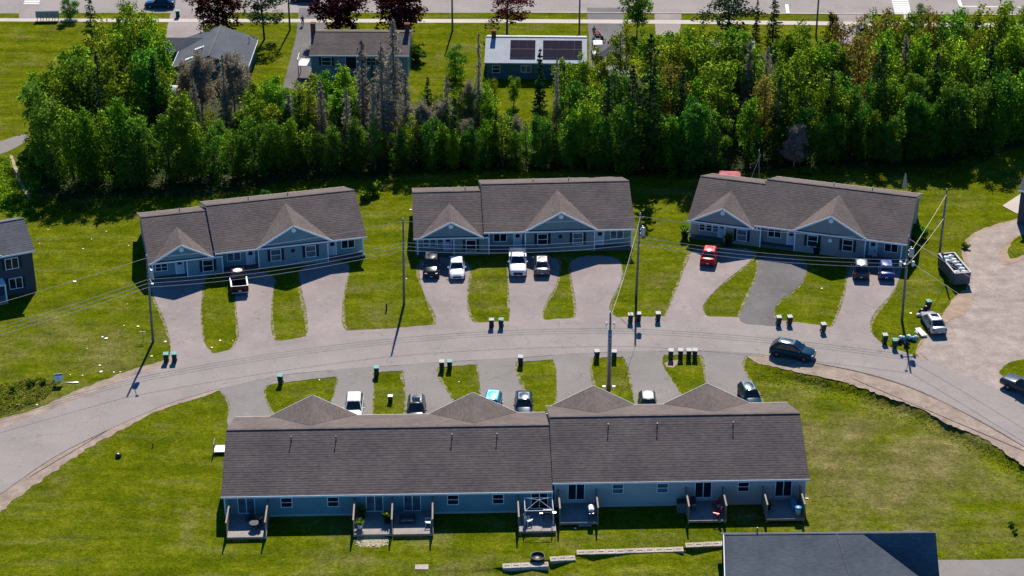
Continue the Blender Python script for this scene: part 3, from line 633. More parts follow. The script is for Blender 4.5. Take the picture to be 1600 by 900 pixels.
PITCH_R = .38
def rowhouse(label, pxA, pxB, wallm, h=.45, aA=7.8, aB=8.0, specA=None, specB=None, dorA=None, dorB=None, pipes=()):
    """front faces -y; pxA/pxB eave corner pixels; specs in pixels along the eave"""
    ze = 2.75
    a0 = G(*pxA[0], ze); a1 = G(*pxA[1], ze); b0 = G(*pxB[0], ze + h); b1 = G(*pxB[1], ze + h)
    d = b1 - a0; an = math.atan2(d.y, d.x); ux = Vector((math.cos(an), math.sin(an), 0)); uy = Vector((-ux.y, ux.x, 0))
    root = thing("row_house", label, "row house", (a0.x, a0.y, 0), an, "row houses on the outer curve")
    lx = lambda v: (v - a0).dot(ux); ly = lambda v: (v - a0).dot(uy)
    LA = lx(b0) - .02; LB = lx(b1) - lx(b0); yA = ly(a1) * .5; yB = .5 * (ly(b0) + ly(b1))
    for (x0, L, y0, a, zb, spec, dor) in ((0, LA, yA, aA, 0, specA, dorA), (LA + .02, LB, yB, aB, h, specB, dorB)):
        zE = ze + zb
        ro, zr = roof_wing(root, x0, L, y0, a, zE, PITCH_R, 'shingle', wallm)
        def X(pxx):   # pixel column on the eave line to local x
            l, r = (pxA[0], pxB[0]) if x0 == 0 else (pxB[0], pxB[1])
            return x0 + (pxx - l[0]) / (r[0] - l[0]) * L
        fy = y0 + .45; rec = fy + .95; xa = x0 + .28; xb = x0 + L - (.02 if x0 == 0 else .28)
        w = MB(); w.b2(xa, xb, rec, y0 + 2 * a - .45, .02, zE - .16)
        for s in (xa, xb - .12):
            w.prism([(y0 + .5, zE - .2), (y0 + 2 * a - .5, zE - .2), (y0 + a, zr - .22)], s + .12, s, 'X')
        w.build("wall", M[wallm], root)
        f = MB(); f.b2(xa - .03, xb + .03, rec - .03, y0 + 2 * a - .42, -.1, .18); f.build("foundation", M['concrete'], root)
        for seg in spec:
            if seg[0] == 'bump':
                u, v = X(seg[1]), X(seg[2]); m = MB(); m.b2(u, v, fy, rec - .004, .02, zE - .21); m.build("wall", M[wallm], root)
                cb = MB()
                for xx in (u, v): cb.b2(xx - .07, xx + .07, fy - .025, fy + .09, .02, zE - .215)
                cb.b2(u + .07, v - .07, fy - .03, fy - .004, zE - .42, zE - .22); cb.build("corner_board", M['trim'], root)
            elif seg[0] == 'porch':
                u, v = X(seg[1]), X(seg[2]); m = MB(); m.b2(u + .02, v - .02, fy - .05, rec - .035, .02, .20 + zb * .4); m.build("porch_floor", M['porch'], root)
                MB().b2(u, v, fy + .02, fy + .16, zE - .42, zE - .2).build("porch_beam", M['trim'], root)
            elif seg[0] == 'post': MB().b2(X(seg[1]) - .08, X(seg[1]) + .08, fy, fy + .155, .02, zE - .21).build("post", M['trim'], root)
            elif seg[0] == 'win': window(root, X(seg[1]), fy, 1.40 + zb, 1.2, 1.5, -1, True)
            elif seg[0] == 'pair':
                window(root, X(seg[1]), rec, 1.36 + zb, 1.6, 1.05, -1, False, 'slide')
            elif seg[0] == 'small': window(root, X(seg[1]), rec, 1.42 + zb, .68, .9, -1)
            elif seg[0] == 'door': door(root, X(seg[1]), rec, .21 + zb * .4)
            elif seg[0] == 'plaque': MB().lathe([(.26, -.02), (.26, .02), (.2, .03)], 14, axis='Y').build("house_plaque", M['trim' if seg[2] else 'shutter'], root, loc=(X(seg[1]), fy - .03, 1.75 + zb))
        if dor:
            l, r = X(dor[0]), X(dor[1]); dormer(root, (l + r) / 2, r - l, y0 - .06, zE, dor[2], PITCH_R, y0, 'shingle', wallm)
        # rear windows and wires of light, simply real
        for k in range(int(L // 5)):
            window(root, x0 + 2.5 + k * 5, y0 + 2 * a - .45, 1.5 + zb, 1.1, 1.2, 1)
        for pp in pipes:
            if (x0 == 0) == (pp[0] < pxB[0][0]):
                yy = y0 + a + pp[1]; vent_pipe(root, X(pp[0]), yy, zr - pp[1] * PITCH_R, .5)
        if x0 > 0:   # cheek wall above the lower roof
            pass
    return root
H1 = rowhouse("blue-sided row house with brown roof and two front gables", ((231.7, 412.6), (334.8, 400.9)), ((335.6, 395.6), (573.6, 370.6)), 'side_blue', .35, 7.7, 8.0,
    [('porch', 236, 291.6), ('bump', 291.6, 347), ('post', 238), ('small', 238.5), ('small', 247.5), ('small', 257), ('door', 281), ('win', 324)],
    [('porch', 345, 403), ('bump', 403, 512), ('porch', 512, 571), ('post', 568), ('pair', 366), ('door', 392), ('win', 430), ('win', 484.8), ('plaque', 457, 0), ('door', 521), ('pair', 546)],
    (237, 332, .55), (400, 518.8, .55), ((295, 1.6), (405, 1.3), (468, 1.3)))
H2 = rowhouse("sage-sided row house facing the street squarely, between two wooden poles", ((646, 373), (754.5, 370.5)), ((755.7, 362), (993, 359.4)), 'side_sage', .45, 7.8, 8.2,
    [('porch', 648, 709), ('bump', 709, 764), ('post', 652.5), ('post', 709), ('small', 666), ('small', 676.5), ('small', 688), ('door', 700), ('win', 736)],
    [('porch', 757, 821), ('bump', 821, 930), ('porch', 930, 991), ('post', 764), ('post', 988), ('pair', 782), ('door', 809.6), ('win', 848), ('win', 903.5), ('plaque', 876, 0), ('door', 939.5), ('pair', 966)],
    (655.5, 753.8, .55), (818.5, 934.8, .55), ((731, 1.2), (840, 1.0), (897, 1.0)))
H3 = rowhouse("taupe-sided row house with brown roof beside the gravel lot", ((1073.3, 344.4), (1179, 357)), ((1179.5, 351.5), (1417.8, 383.3)), 'side_taupe', .4, 7.8, 8.1,
    [('porch', 1076, 1133), ('bump', 1133, 1189), ('post', 1078), ('small', 1094.5), ('small', 1105.5), ('small', 1116), ('door', 1126.5), ('win', 1160)],
    [('porch', 1181, 1243), ('bump', 1243, 1353), ('porch', 1353, 1416), ('post', 1188.5), ('post', 1409), ('pair', 1209), ('door', 1235.5), ('win', 1271), ('win', 1326), ('plaque', 1298, 1), ('door', 1364), ('pair', 1392)],
    (1079, 1178, .55), (1240, 1355.5, .55), ((1176, 1.2), (1285, 1.0), (1346, 1.0)))

# the long row house seen from behind; local x runs along its back eave, y away from the camera
B4 = {}
def long_house():
    ze, h = 2.75, .5
    a0 = G(345, 776.6, ze); a1 = G(859.6, 769.5, ze); b0 = G(863.5, 755.7, ze + h); b1 = G(1265, 748, ze + h)
    d = b1 - b0; d2 = a1 - a0; an = .5 * (math.atan2(d.y, d.x) + math.atan2(d2.y, d2.x)); ux = Vector((math.cos(an), math.sin(an), 0)); uy = Vector((-ux.y, ux.x, 0))
    root = thing("long_row_house", "long brown-roofed row house with decks along its back, on the inside of the curve", "row house", (a0.x, a0.y, 0), an)
    lx = lambda v: (v - a0).dot(ux); ly = lambda v: (v - a0).dot(uy)
    LA = lx(b0) - .02; LB = lx(b1) - lx(b0); yB = .5 * (ly(b0) + ly(b1))
    B4.update(root=root, an=an, a0=a0, ux=ux, uy=uy, lx=lx, ly=ly, yA=.45, yB=yB + .45)
    for (x0, L, y0, a, zb, wm, wins, sliders, pipes, dors) in (
        (0, LA, 0, 7.9, 0, 'side_blue', (446, 519, 707, 778), (383, 584, 643, 843), (450, 521.5, 706.5, 778.5), ((423, 557, 489), (672, 807, 738))),
        (LA + .02, LB, yB, 7.75, h, 'side_beige', (966, 1036, 1163), (901, 1100, 1226), (956, 1034, 1155), ((863, 989.5, 923), (1038, 1169, 1104)))):
        zE = ze + zb; p = .40 if x0 == 0 else .42
        def X(pxx):
            l, r = (345, 863.5) if x0 == 0 else (863.5, 1265)
            return x0 + (pxx - l) / (r - l) * L
        ro, zr = roof_wing(root, x0, L, y0, a, zE, p, 'shingle', wm)
        wy = y0 + .45; xa = x0 + .28; xb = x0 + L - (.02 if x0 == 0 else .28)
        w = MB(); w.b2(xa, xb, wy, y0 + 2 * a - .45, .02, zE - .16)
        for s in (xa, xb - .12): w.prism([(y0 + .5, zE - .2), (y0 + 2 * a - .5, zE - .2), (y0 + a, zr - .22)], s + .12, s, 'X')
        w.build("wall", M[wm], root)
        MB().b2(xa - .03, xb + .03, wy - .03, y0 + 2 * a - .42, -.1, .22 + zb * .5).build("foundation", M['concrete'], root)
        cb = MB()
        for xx in (xa, xb): cb.b2(xx - .07, xx + .07, wy - .028, wy + .07, .25, zE - .2)
        cb.build("corner_board", M['trim'], root)
        for q in wins: window(root, X(q), wy, zE - 1.05, 1.05, 1.05, -1)
        for q in sliders: window(root, X(q), wy, zE - 1.31, 1.6, 1.85, -1, False, 'slide')
        for q in pipes: vent_pipe(root, X(q), y0 + a - 1.55, zr - 1.55 * p, .55)
        for (l, r, c) in dors:
            # far-side gables: place by their feet on the far eave
            P0 = G(l, 650 - (0 if x0 == 0 else 18), zE); P1 = G(r, 648 - (0 if x0 == 0 else 18), zE)
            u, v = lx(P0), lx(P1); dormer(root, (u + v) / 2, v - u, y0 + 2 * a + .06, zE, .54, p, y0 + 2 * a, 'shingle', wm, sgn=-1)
            # front wall openings on the street side
            xc = (u + v) / 2
            for s in (-1.9, 1.9): window(root, xc + s, y0 + 2 * a - .45, 1.5 + zb, 1.05, 1.35, 1, True)
            door(root, u - .6, y0 + 2 * a - .45, .22 + zb * .4, 1); door(root, v + .6, y0 + 2 * a - .45, .22 + zb * .4, 1)
    # plumbing box on the third far gable
    m = MB(); m.b2(-.16, .16, -.16, .16, 0, .42); m.build("vent_box", M['darkmetal'], root, loc=(lx(G(929, 634, 5.2)), ly(G(929, 634, 5.2)), 4.95))
    return root
long_house()
# side stoop at the left end
def stoop():
    a = G(341, 702, .35); t = thing("side_stoop", "small pale landing with rail at the end wall of the long row house", "landing", (a.x, a.y, 0), B4['an'])
    MB().b2(-.45, 1.0, -.55, .75, .30, .36).build("landing", M['white'], t)
    for sx, sy in ((-.4, -.5), (-.4, .7), (.9, -.5), (.9, .7)): MB().b2(sx - .04, sx + .04, sy - .04, sy + .04, 0, 1.25 if sx < 0 else .3).build("post", M['fence'], t)
    MB().b2(-.44, -.36, -.55, .75, 1.25, 1.31).build("rail", M['fence'], t)
    for k in range(2): MB().b2(-.40, .9, .78 + k * .28, 1.04 + k * .28, .16 - k * .1, .22 - k * .1).build("step", M['fence'], t)
stoop()

# back decks
def deck(x0p, x1p, yfront, label, zt=.42, screens=(1, 1), wing='A'):
    lx, ly = B4['lx'], B4['ly']
    u = lx(G(x0p, yfront, zt)); v = lx(G(x1p, yfront, zt)); yf = ly(G((x0p + x1p) / 2, yfront, zt)); yw = (B4['yA'] if wing == 'A' else B4['yB']) - .04
    c = B4['a0'] + B4['ux'] * ((u + v) / 2) + B4['uy'] * yf; c.z = 0
    t = thing("back_deck", label, "deck", (c.x, c.y, 0), B4['an'], "wooden decks behind the long row house")
    w = (v - u); dep = yw - yf
    b = MB(); n = int(w / .145); 
    for i in range(n):
        x = -w / 2 + (i + .5) * w / n; b.b2(x - w / n / 2 + .006, x + w / n / 2 - .006, 0, dep, zt - .035 + random.uniform(-.003, .003), zt)
    o = b.build("deck_boards", M['deck'], t); o["kind"] = "stuff"
    MB().b2(-w / 2, w / 2, -.045, -.003, zt - .25, zt + .003).b2(-w / 2, -w / 2 + .04, .0, dep, zt - .24, zt - .04).b2(w / 2 - .04, w / 2, 0, dep, zt - .24, zt - .04).build("rim_joist", M['fence'], t)
    for sx in (-1, 1):
        for yy in (.12, dep * .55): MB().b2(sx * w / 2 - .06 * sx - .06, sx * w / 2 - .06 * sx + .06, yy, yy + .12, -.3 if yf < -4 else 0, zt - .26).build("support_post", M['fence'], t)
    for sx, on in zip((-1, 1), screens):
        if not on: continue
        sr = MB(); xx = sx * (w / 2 - .05); sr.b2(xx - .03, xx + .03, 0.02, .13, zt, zt + 1.68); sr.b2(xx - .026, xx + .026, .13, dep - .16, zt + .02, zt + .06); sr.b2(xx - .03, xx + .03, dep - .16, dep - .05, zt, zt + 1.68); so_ = sr.build("privacy_screen", M['fence'], t)
        MB().b2(xx - .08, xx + .08, 0, dep - .03, zt + 1.683, zt + 1.725).build("cap_rail", M['fence'], so_)
        pl = MB(); k = int(dep / .16)
        for i in range(k): yy = .14 + (dep - .3) * (i + .5) / k; pl.b2(xx - .018, xx + .018, yy - .07, yy + .07, zt + .06, zt + 1.67)
        q = pl.build("picket", M['fence'], so_); q["kind"] = "stuff"
    return t, (lambda fx, fy: c + B4['ux'] * (fx * w / 2) + B4['uy'] * (fy * dep) + Vector((0, 0, zt)))
D = {}
D[1] = deck(354, 416, 839, "end deck with dark furniture, below the first patio door of the blue-sided wing")
D[2] = deck(552, 613.5, 834.5, "deck with a potted plant in its corner, first of the adjoining pair")
D[3] = deck(614.5, 677, 834, "deck with a dark sofa, second of the adjoining pair", screens=(0, 1))
D[4] = deck(810, 869, 829.5, "deck under the white metal canopy frame", screens=(1, 0))
D[5] = deck(874, 935, 816, "deck with the white-covered barbecue", .55, wing='B')
D[6] = deck(1075, 1135, 813, "deck with the red chairs", .55, wing='B')
D[7] = deck(1197, 1257, 810.5, "last deck with the blue-topped bin", .55, wing='B')

# other houses
def gable_house(root, L, a, ze, p, wall, shingle, ov=.4, z0=0.0):
    """x along the ridge from 0 to L, y from 0 (front eave) to 2a"""
    ro, zr = roof_wing(root, 0, L, 0, a, ze, p, shingle, wall)
    w = MB(); w.b2(.28, L - .28, ov, 2 * a - ov, z0, ze - .16)
    for s in (.28, L - .40): w.prism([(ov + .05, ze - .2), (2 * a - ov - .05, ze - .2), (a, zr - .22)], s + .12, s, 'X')
    w.build("wall", M[wall], root); return ro, zr
# two-storey charcoal house at the left edge
def edge_house(label, corner_eave, dirn, ze, L, a, shingle, mirror=False, wins=()):
    c = G(*corner_eave, ze); d = Vector((math.cos(dirn), math.sin(dirn), 0))
    if not mirror: c = c - d * L
    t = thing("two_storey_house", label, "house", (c.x, c.y, 0), dirn)
    gable_house(t, L, a, ze, .42, 'side_navy', shingle)
    for (fx, z) in wins:
        x = L - fx if not mirror else fx
        window(t, x, .4, z, 1.5, 1.35, -1, True, 'slide')
    return t, L
t, L = edge_house("dark two-storey house cut by the edge, with white windows and a porch", (54.4, 391.5), R(24), 5.7, 13, 5.2, 'shingle_grey', False, ((2.9, 4.35), (2.7, 1.6), (6.5, 4.35)))
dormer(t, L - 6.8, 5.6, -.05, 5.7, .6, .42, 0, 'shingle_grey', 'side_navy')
for xx in (L - 8.2, L - 4.3): MB().b2(xx - .08, xx + .08, -1.5, -1.34, 0, 2.5).build("post", M['trim'], t)
MB().b2(L - 8.3, L - 4.2, -1.6, .38, 2.5, 2.64).build("porch_roof", M['trim'], t)
MB().b2(L - 8.3, L - 4.2, -1.6, .38, 0.02, .3).build("porch_floor", M['deck'], t)
t, L = edge_house("dark house corner at the opposite edge beside the concrete path", (1591, 297), R(-26), 5.0, 12, 5, 'shingle_grey', True, ((3.0, 3.6), (3.0, 1.4)))
# slate roofed house at the lower right
M['shingle_dark'] = mat_shingle("dark_slate_shingle", (.085, .095, .112), (.115, .128, .15), .36)
def slate_house():
    zb = -.5; Z = 4.3; q = .30
    r0 = G(1131, 835.5, Z); r1 = G(1462, 832.5, Z); d = r1 - r0; an = math.atan2(d.y, d.x)
    t = thing("slate_roofed_house", "slate-grey roofed house in the lower foreground with one steep dark slope", "house", (r0.x, r0.y, zb), an)
    ux = Vector((math.cos(an), math.sin(an), 0)); uy = Vector((-ux.y, ux.x, 0)); zr = Z - zb
    L = d.length; kx = L / 331.0; xv = 216 * kx; xs_ = 176 * kx; run = 9.5; e = run * .92
    zz = lambda y: zr + y * q
    r = MB(); slab_face(r, [(-.12 * run * .6, -run, zz(-run)), (xv + e, -run, zz(-run)), (xv, 0, zr), (0, 0, zr)], .14)
    o = r.build("roof", M['shingle_slate'], t)
    sd_ = MB(); slab_face(sd_, [(xv - .3, -.01, zr - .03), (xv - .3, -5.2, zr - 5.2 * 1.02), (L + .1, -5.2, zr - 5.2 * 1.02), (L, -.01, zr - .03)], .10)
    courses(sd_, (xv - .3, -5.2, zr - 5.2 * 1.02), (L + .1, -5.2, zr - 5.2 * 1.02), (L, -.01, zr - .03), (xv - .3, -.01, zr - .03), .34)
    sd_.build("steep_roof", M['shingle_dark'], t)
    n = MB(); slab_face(n, [(0, .0, zr), (L, 0, zr), (L, 4.0, zr - 4.0 * .62), (0, 4.0, zr - 4.0 * .62)], .12); n.build("back_roof", M['shingle_slate'], t)
    MB().bar((xs_, -.05, zr + .012), (xs_ + 1.1, -run + .1, zz(-run) + .04), .16, .03).build("roof_seam", M['shingle_dark'], o)
    MB().bar((-.03, 0, zr - .05), (-.12 * run * .6 - .03, -run, zz(-run) - .05), .09, .2).build("fascia", M['trim'], o)
    MB().bar((0, .05, zr + .02), (L, .05, zr + .02), .2, .03).build("ridge_cap", M['shingle_slate'], o)
    w = MB(); w.b2(.4, xv + .3, -run + .5, 3.6, 0, zz(-run) - .16); w.b2(xv + .32, L - .3, -3.6, 3.6, 0, .9 if False else zr - 3.9); w.build("wall", M['side_navy'], t)
    w = MB(); w.prism([(-run + .5, zz(-run) - .2), (0, zr - .2), (3.6, zr - 3.6 * .62 - .2), (3.6, zz(-run) - .2)], .52, .4, 'X'); w.prism([(-3.7, zr - 3.95), (-.1, zr - .2), (3.6, zr - 3.6 * .62 - .2), (3.6, zr - 3.95)], L - .28, L - .42, 'X'); w.build("gable_wall", M['side_navy'], t)
    vent_pipe(t, 53 * kx, .5, zr - .2, .6)
slate_house()

# ------- houses across the belt
def hip_grey():
    Zr = 5.0
    f = G(345, 40, Zr); nr = G(327, 84, Zr); d = nr - f; an = math.atan2(d.y, d.x) + math.pi / 2   # ridge runs towards the camera
    ux = Vector((math.cos(an), math.sin(an), 0))
    t = thing("grey_hip_house", "grey-roofed house with two slim skylights and teal gable, behind dead trees", "house", (nr.x, nr.y, 0), an)
    uy = Vector((-ux.y, ux.x, 0)); Ly = (f - nr).length; hw = 5.9; ze = 2.9
    r = MB(); y0, y1 = -.9, Ly
    slab_face(r, [(-hw, y0, ze), (0, y0, Zr), (0, y1, Zr), (-hw, y1, ze)][::-1], .14)
    slab_face(r, [(0, y0, Zr), (hw, y0, ze), (hw, y1, ze), (0, y1, Zr)][::-1], .14)
    o = r.build("roof", M['shingle_slate'], t)
    MB().bar((0, y0, Zr + .02), (0, y1, Zr + .02), .35, .05).build("ridge_cap", M['shingle_grey'], o)
    fb = MB()
    for s in (-1, 1): fb.bar((s * (hw + .03), y0, ze - .08), (s * (hw + .03), y1, ze - .08), .05, .2)
    fb.build("fascia", M['trim'], o)
    w = MB(); w.b2(-hw + .5, hw - .5, y0 + .6, y1 - .4, 0, ze - .1); w.prism([(-hw + .6, ze - .3), (hw - .6, ze - .3), (0, Zr - .25)], y0 + .8, y0 + .6, 'Y'); w.prism([(-hw + .6, ze - .3), (hw - .6, ze - .3), (0, Zr - .25)], y1 - .4, y1 - .6, 'Y'); w.build("wall", M['side_teal'], t)
    window(t, 0, y0 + .6, 3.4, 1.2, 1.1, -1); window(t, -2.6, y0 + .6, 1.5, 1.3, 1.2, -1); window(t, 2.6, y0 + .6, 1.5, 1.6, 1.2, -1, False, 'slide')
    # side wing with its own ridge
    r = MB(); wy0, wy1 = Ly - 6.3, Ly - .5; wm = (wy0 + wy1) / 2; wz = 4.2
    slab_face(r, [(-9.2, wy0, ze - .01), (-1.5, wy0, ze - .01), (-1.5, wm, wz), (-8.0, wm, wz)], .14); slab_face(r, [(-8.0, wm, wz), (-1.5, wm, wz), (-1.5, wy1, ze - .01), (-9.2, wy1, ze - .01)], .14)
    slab_face(r, [(-9.2, wy0, ze - .01), (-8.0, wm, wz), (-9.2, wy1, ze - .01)], .14)
    r.build("wing_roof", M['shingle_slate'], t); MB().b2(-8.8, -hw + .48, wy0 + .4, wy1 - .4, 0, ze - .16).build("wing_wall", M['side_teal'], t)
    for (X, Y) in ((-2.2, 3.4), (-3.2, -.2)):
        z = Zr - abs(X) * (Zr - ze) / hw
        sk = MB(); sk.box((X, Y + .9, z + .08), (1.45, .62, .16), R(8), 0, (1 if X > 0 else -1) * .33); k = sk.build("skylight", M['whitemetal'], t); k.rotation_euler = (0, 0, 0)
        MB().box((X, Y + .9, z + .145), (1.2, .40, .012), R(8), 0, (1 if X > 0 else -1) * .33).build("pane", M['metal'], k)
    vent_pipe(t, -1.6, 3.2, Zr - .6, .7); vent_pipe(t, 4.8, Ly - 3, Zr - 1.7, .9)
hip_grey()
def brown_bungalow():
    ze = 4.4; a0 = G(483, 86.5, ze); a1 = G(639, 87.5, ze); r0 = G(489, 49, ze + 1.8); d = a1 - a0; an = math.atan2(d.y, d.x)
    t = thing("brown_roofed_bungalow", "brown-roofed bungalow with brick chimneys and a raised white side deck", "house", (a0.x, a0.y, 0), an)
    uy = Vector((-math.sin(an), math.cos(an), 0)); a = max(4.6, min(7, (r0 - a0).dot(uy))); L = d.length
    gable_house(t, L, a, ze, 1.8 / a, 'side_blue', 'shingle')
    window(t, 2.6, .4, 3.3, 1.4, 1.2, -1, True); window(t, 9.5, .4, 3.3, 1.4, 1.2, -1, True); window(t, 3.0, .4, 1.1, 1.0, .8, -1); window(t, 12.5, .4, 3.3, 1.2, 1.2, -1)
    door(t, 6.4, .4, 2.2, -1, 1.6, 2.0, 'shutter')
    MB().b2(5.2, 8.0, -1.6, .38, 2.05, 2.18).build("balcony", M['fence'], t)
    for x in (.1, L - .6):
        c = MB(); c.b2(x - .35, x + .35, a - .4, a + .4, 3, ze + 3.1); c.b2(x - .42, x + .42, a - .47, a + .47, ze + 3.1, ze + 3.22); c.build("chimney", M['brick'], t)
    vent_pipe(t, 7.4, 1.4, ze + .3, .5)
    k = thing("raised_deck", "raised white deck on legs beside the brown-roofed bungalow", "deck", tuple(G(477, 120, 0)), an)
    MB().b2(-1.0, 1.3, -1.0, 1.9, 2.15, 2.28).build("deck_floor", M['white'], k)
    for sx in (-.9, 1.2):
        for sy in (-.9, 1.8): MB().b2(sx - .06, sx + .06, sy - .06, sy + .06, 0, 3.25).build("post", M['fence'], k)
    for z in (2.45, 3.2): MB().b2(-1.0, 1.3, -1.0, -.94, z, z + .07).b2(-1.0, -.94, -.93, 1.9, z, z + .07).build("rail", M['trim'], k)
    bl = MB()
    for i in range(15): bl.b2(-.93 + i * .15, -.90 + i * .15, -.99, -.95, 2.53, 3.19)
    bl.build("baluster", M['trim'], k)["kind"] = "stuff"
    for i in range(8): MB().b2(1.35 + .02, 2.25, -1.0 + i * .26, -.74 + i * .26, .12 + i * .26, .17 + i * .26).build("step", M['fence'], k)
brown_bungalow()
def solar_house():
    ze = 2.9; a0 = G(757, 97.5, ze); a1 = G(917, 99, ze); d = a1 - a0; an = math.atan2(d.y, d.x); L = d.length
    t = thing("solar_roofed_house", "white metal-roofed house with two arrays of solar panels and teal walls", "house", (a0.x, a0.y, 0), an)
    uy = Vector((-math.sin(an), math.cos(an), 0)); p = .33
    best = min((abs((lambda q: q[1])(projpx(a0 + uy * a + Vector((0, 0, a * p)))) - 57), a) for a in np.arange(3.5, 9, .1)); a = best[1]
    ro, zr = gable_house(t, L, a, ze, p, 'side_teal', 'metalroof')
    rb = MB(); n = int(L / .42)
    for i in range(n + 1): x = i * L / n; rb.bar((x, .03, ze + .02), (x, a - .1, zr - .01), .035, .04)
    rb.build("standing_seam", M['metalroof'], ro)["kind"] = "stuff"
    MB().bar((0, a, zr + .03), (L, a, zr + .03), .28, .05).build("ridge_flashing", M['darkmetal'], ro)
    me = MB().box((0, 0, 0), (1.30, 2.0, .05)).mesh("solar_panel", M['panel'])
    fr = MB(); 
    for x in (-.655, .655): fr.b2(x - .006, x + .006, -1.01, 1.01, -.03, .032)
    for y in (-1.012, 1.012): fr.b2(-.64, .64, y - .006, y + .006, -.03, .032)
    fm = fr.mesh("panel_frame", M['dumpster'])
    X = lambda q: (q - 757) / 160 * L
    ang = math.atan(p)
    for c0, c1, n in ((796.5, 836, 3), (848, 909.5, 5)):
        u, v = X(c0), X(c1)
        for i in range(n):
            for j in range(2):
                x = u + (i + .5) * (v - u) / n; sl = a * .16 + (j + .5) * a * .34 / 1.0 * 1.0
                o = link("solar_panel", me, t, (x, sl, ze + sl * p + .11)); o.rotation_euler = (ang, 0, 0)
                o.scale = ((v - u) / n / 1.31, a * .34 / math.cos(ang) / 2.0, 1); f = link("panel_frame", fm, o, (0, 0, 0))
    window(t, X(822), .4, 1.75, 1.5, 1.0, -1, False, 'slide'); window(t, X(870), .4, 1.75, 1.5, 1.0, -1, False, 'slide'); window(t, X(775), .4, 1.7, 1.1, 1.1, -1)
    c = MB(); c.b2(.9, 1.6, a - .5, a + .2, zr - 1, zr + 1.0); c.b2(.85, 1.65, a - .55, a + .25, zr + 1, zr + 1.1); c.build("chimney", M['brick'], t)
def projpx(P):
    x, y, z = P[0], P[1], P[2] - CAM_H; dep = y * _c - z * _s
    return (800 + FPX * x / dep, 450 - FPX * (y * _s + z * _c) / dep)
solar_house()
def shed(name, label, pxy, w, d, h, p, wall, roof, rz=0, cat="shed", z=0):
    c = G(*pxy, 0); t = thing(name, label, cat, (c.x, c.y, z), rz)
    r = MB(); zr = h + d / 2 * p
    slab_face(r, [(-w / 2 - .2, -d / 2 - .2, h), (w / 2 + .2, -d / 2 - .2, h), (w / 2 + .2, 0, zr), (-w / 2 - .2, 0, zr)], .08); slab_face(r, [(-w / 2 - .2, 0, zr), (w / 2 + .2, 0, zr), (w / 2 + .2, d / 2 + .2, h), (-w / 2 - .2, d / 2 + .2, h)], .08)
    r.build("roof", M[roof], t)
    m = MB(); m.b2(-w / 2, w / 2, -d / 2, d / 2, 0, h - .06)
    for x in (-w / 2, w / 2 - .08): m.prism([(-d / 2 + .15, h - .1), (d / 2 - .15, h - .1), (0, zr - .14)], x + .08, x, 'X')
    m.build("wall", M[wall], t); door(t, 0, -d / 2, .05, -1, .9, min(1.9, h - .2)); return t
def hip_shed():
    c = G(956, 99, 0); t = thing("small_garage", "small grey hip-roofed canopy at the end of the driveway with the white car", "canopy", (c.x, c.y, 0), 0)
    w, d, h, k = 2.6, 2.6, 2.2, 1.1
    r = MB(); P = [(-w, -d, h), (w, -d, h), (w, d, h), (-w, d, h), (0, -.2, h + k)]
    r.add(P, [(0, 1, 4), (1, 2, 4), (2, 3, 4), (3, 0, 4), (3, 2, 1, 0)]); r.build("roof", M['shingle_grey'], t)
    for x in (-w + .2, w - .2):
        for y in (-d + .2, d - .2): MB().b2(x - .06, x + .06, y - .06, y + .06, 0, h - .01).build("post", M['whitemetal'], t)
hip_shed()
shed("garden_shed", "white-roofed shed between bushes near the small canopy", (958, 133), 4.4, 4.2, 2.3, .45, 'side_white', 'metalroof')
shed("mobile_home", "long pale-roofed mobile home glimpsed above the green trees", (1134, 96), 8.5, 3.4, 3.0, .12, 'side_white', 'metalroof', R(-3), "mobile home")
shed("garden_shed", "little white-roofed shed glimpsed between leafy trees by the dead trees", (263, 158), 2.6, 2.6, 2.0, .2, 'side_white', 'metalroof')
def canopy_red():
    c = G(1139, 294, 0); t = thing("red_canopy", "faded red canopy tent peeking over the roof of the taupe-sided row house", "canopy", (c.x, c.y, 0), R(-8))
    w, d, h = 1.5, 1.4, 1.95; r = MB(); P = [(-w, -d, h), (w, -d, h), (w, d, h), (-w, d, h), (-w * .75, 0, h + .55), (w * .75, 0, h + .55)]
    r.add(P, [(0, 1, 5, 4), (1, 2, 5), (2, 3, 4, 5), (3, 0, 4), (3, 2, 1, 0)]); r.build("canopy_top", M['red_faded'], t)
    for x in (-w + .06, w - .06):
        for y in (-d + .06, d - .06): MB().b2(x - .03, x + .03, y - .03, y + .03, 0, h - .01).build("leg", M['whitemetal'], t)
M['red_faded'] = plain("faded_red_fabric", (.62, .16, .16), .8, var=.3, scale=1.2)
canopy_red()
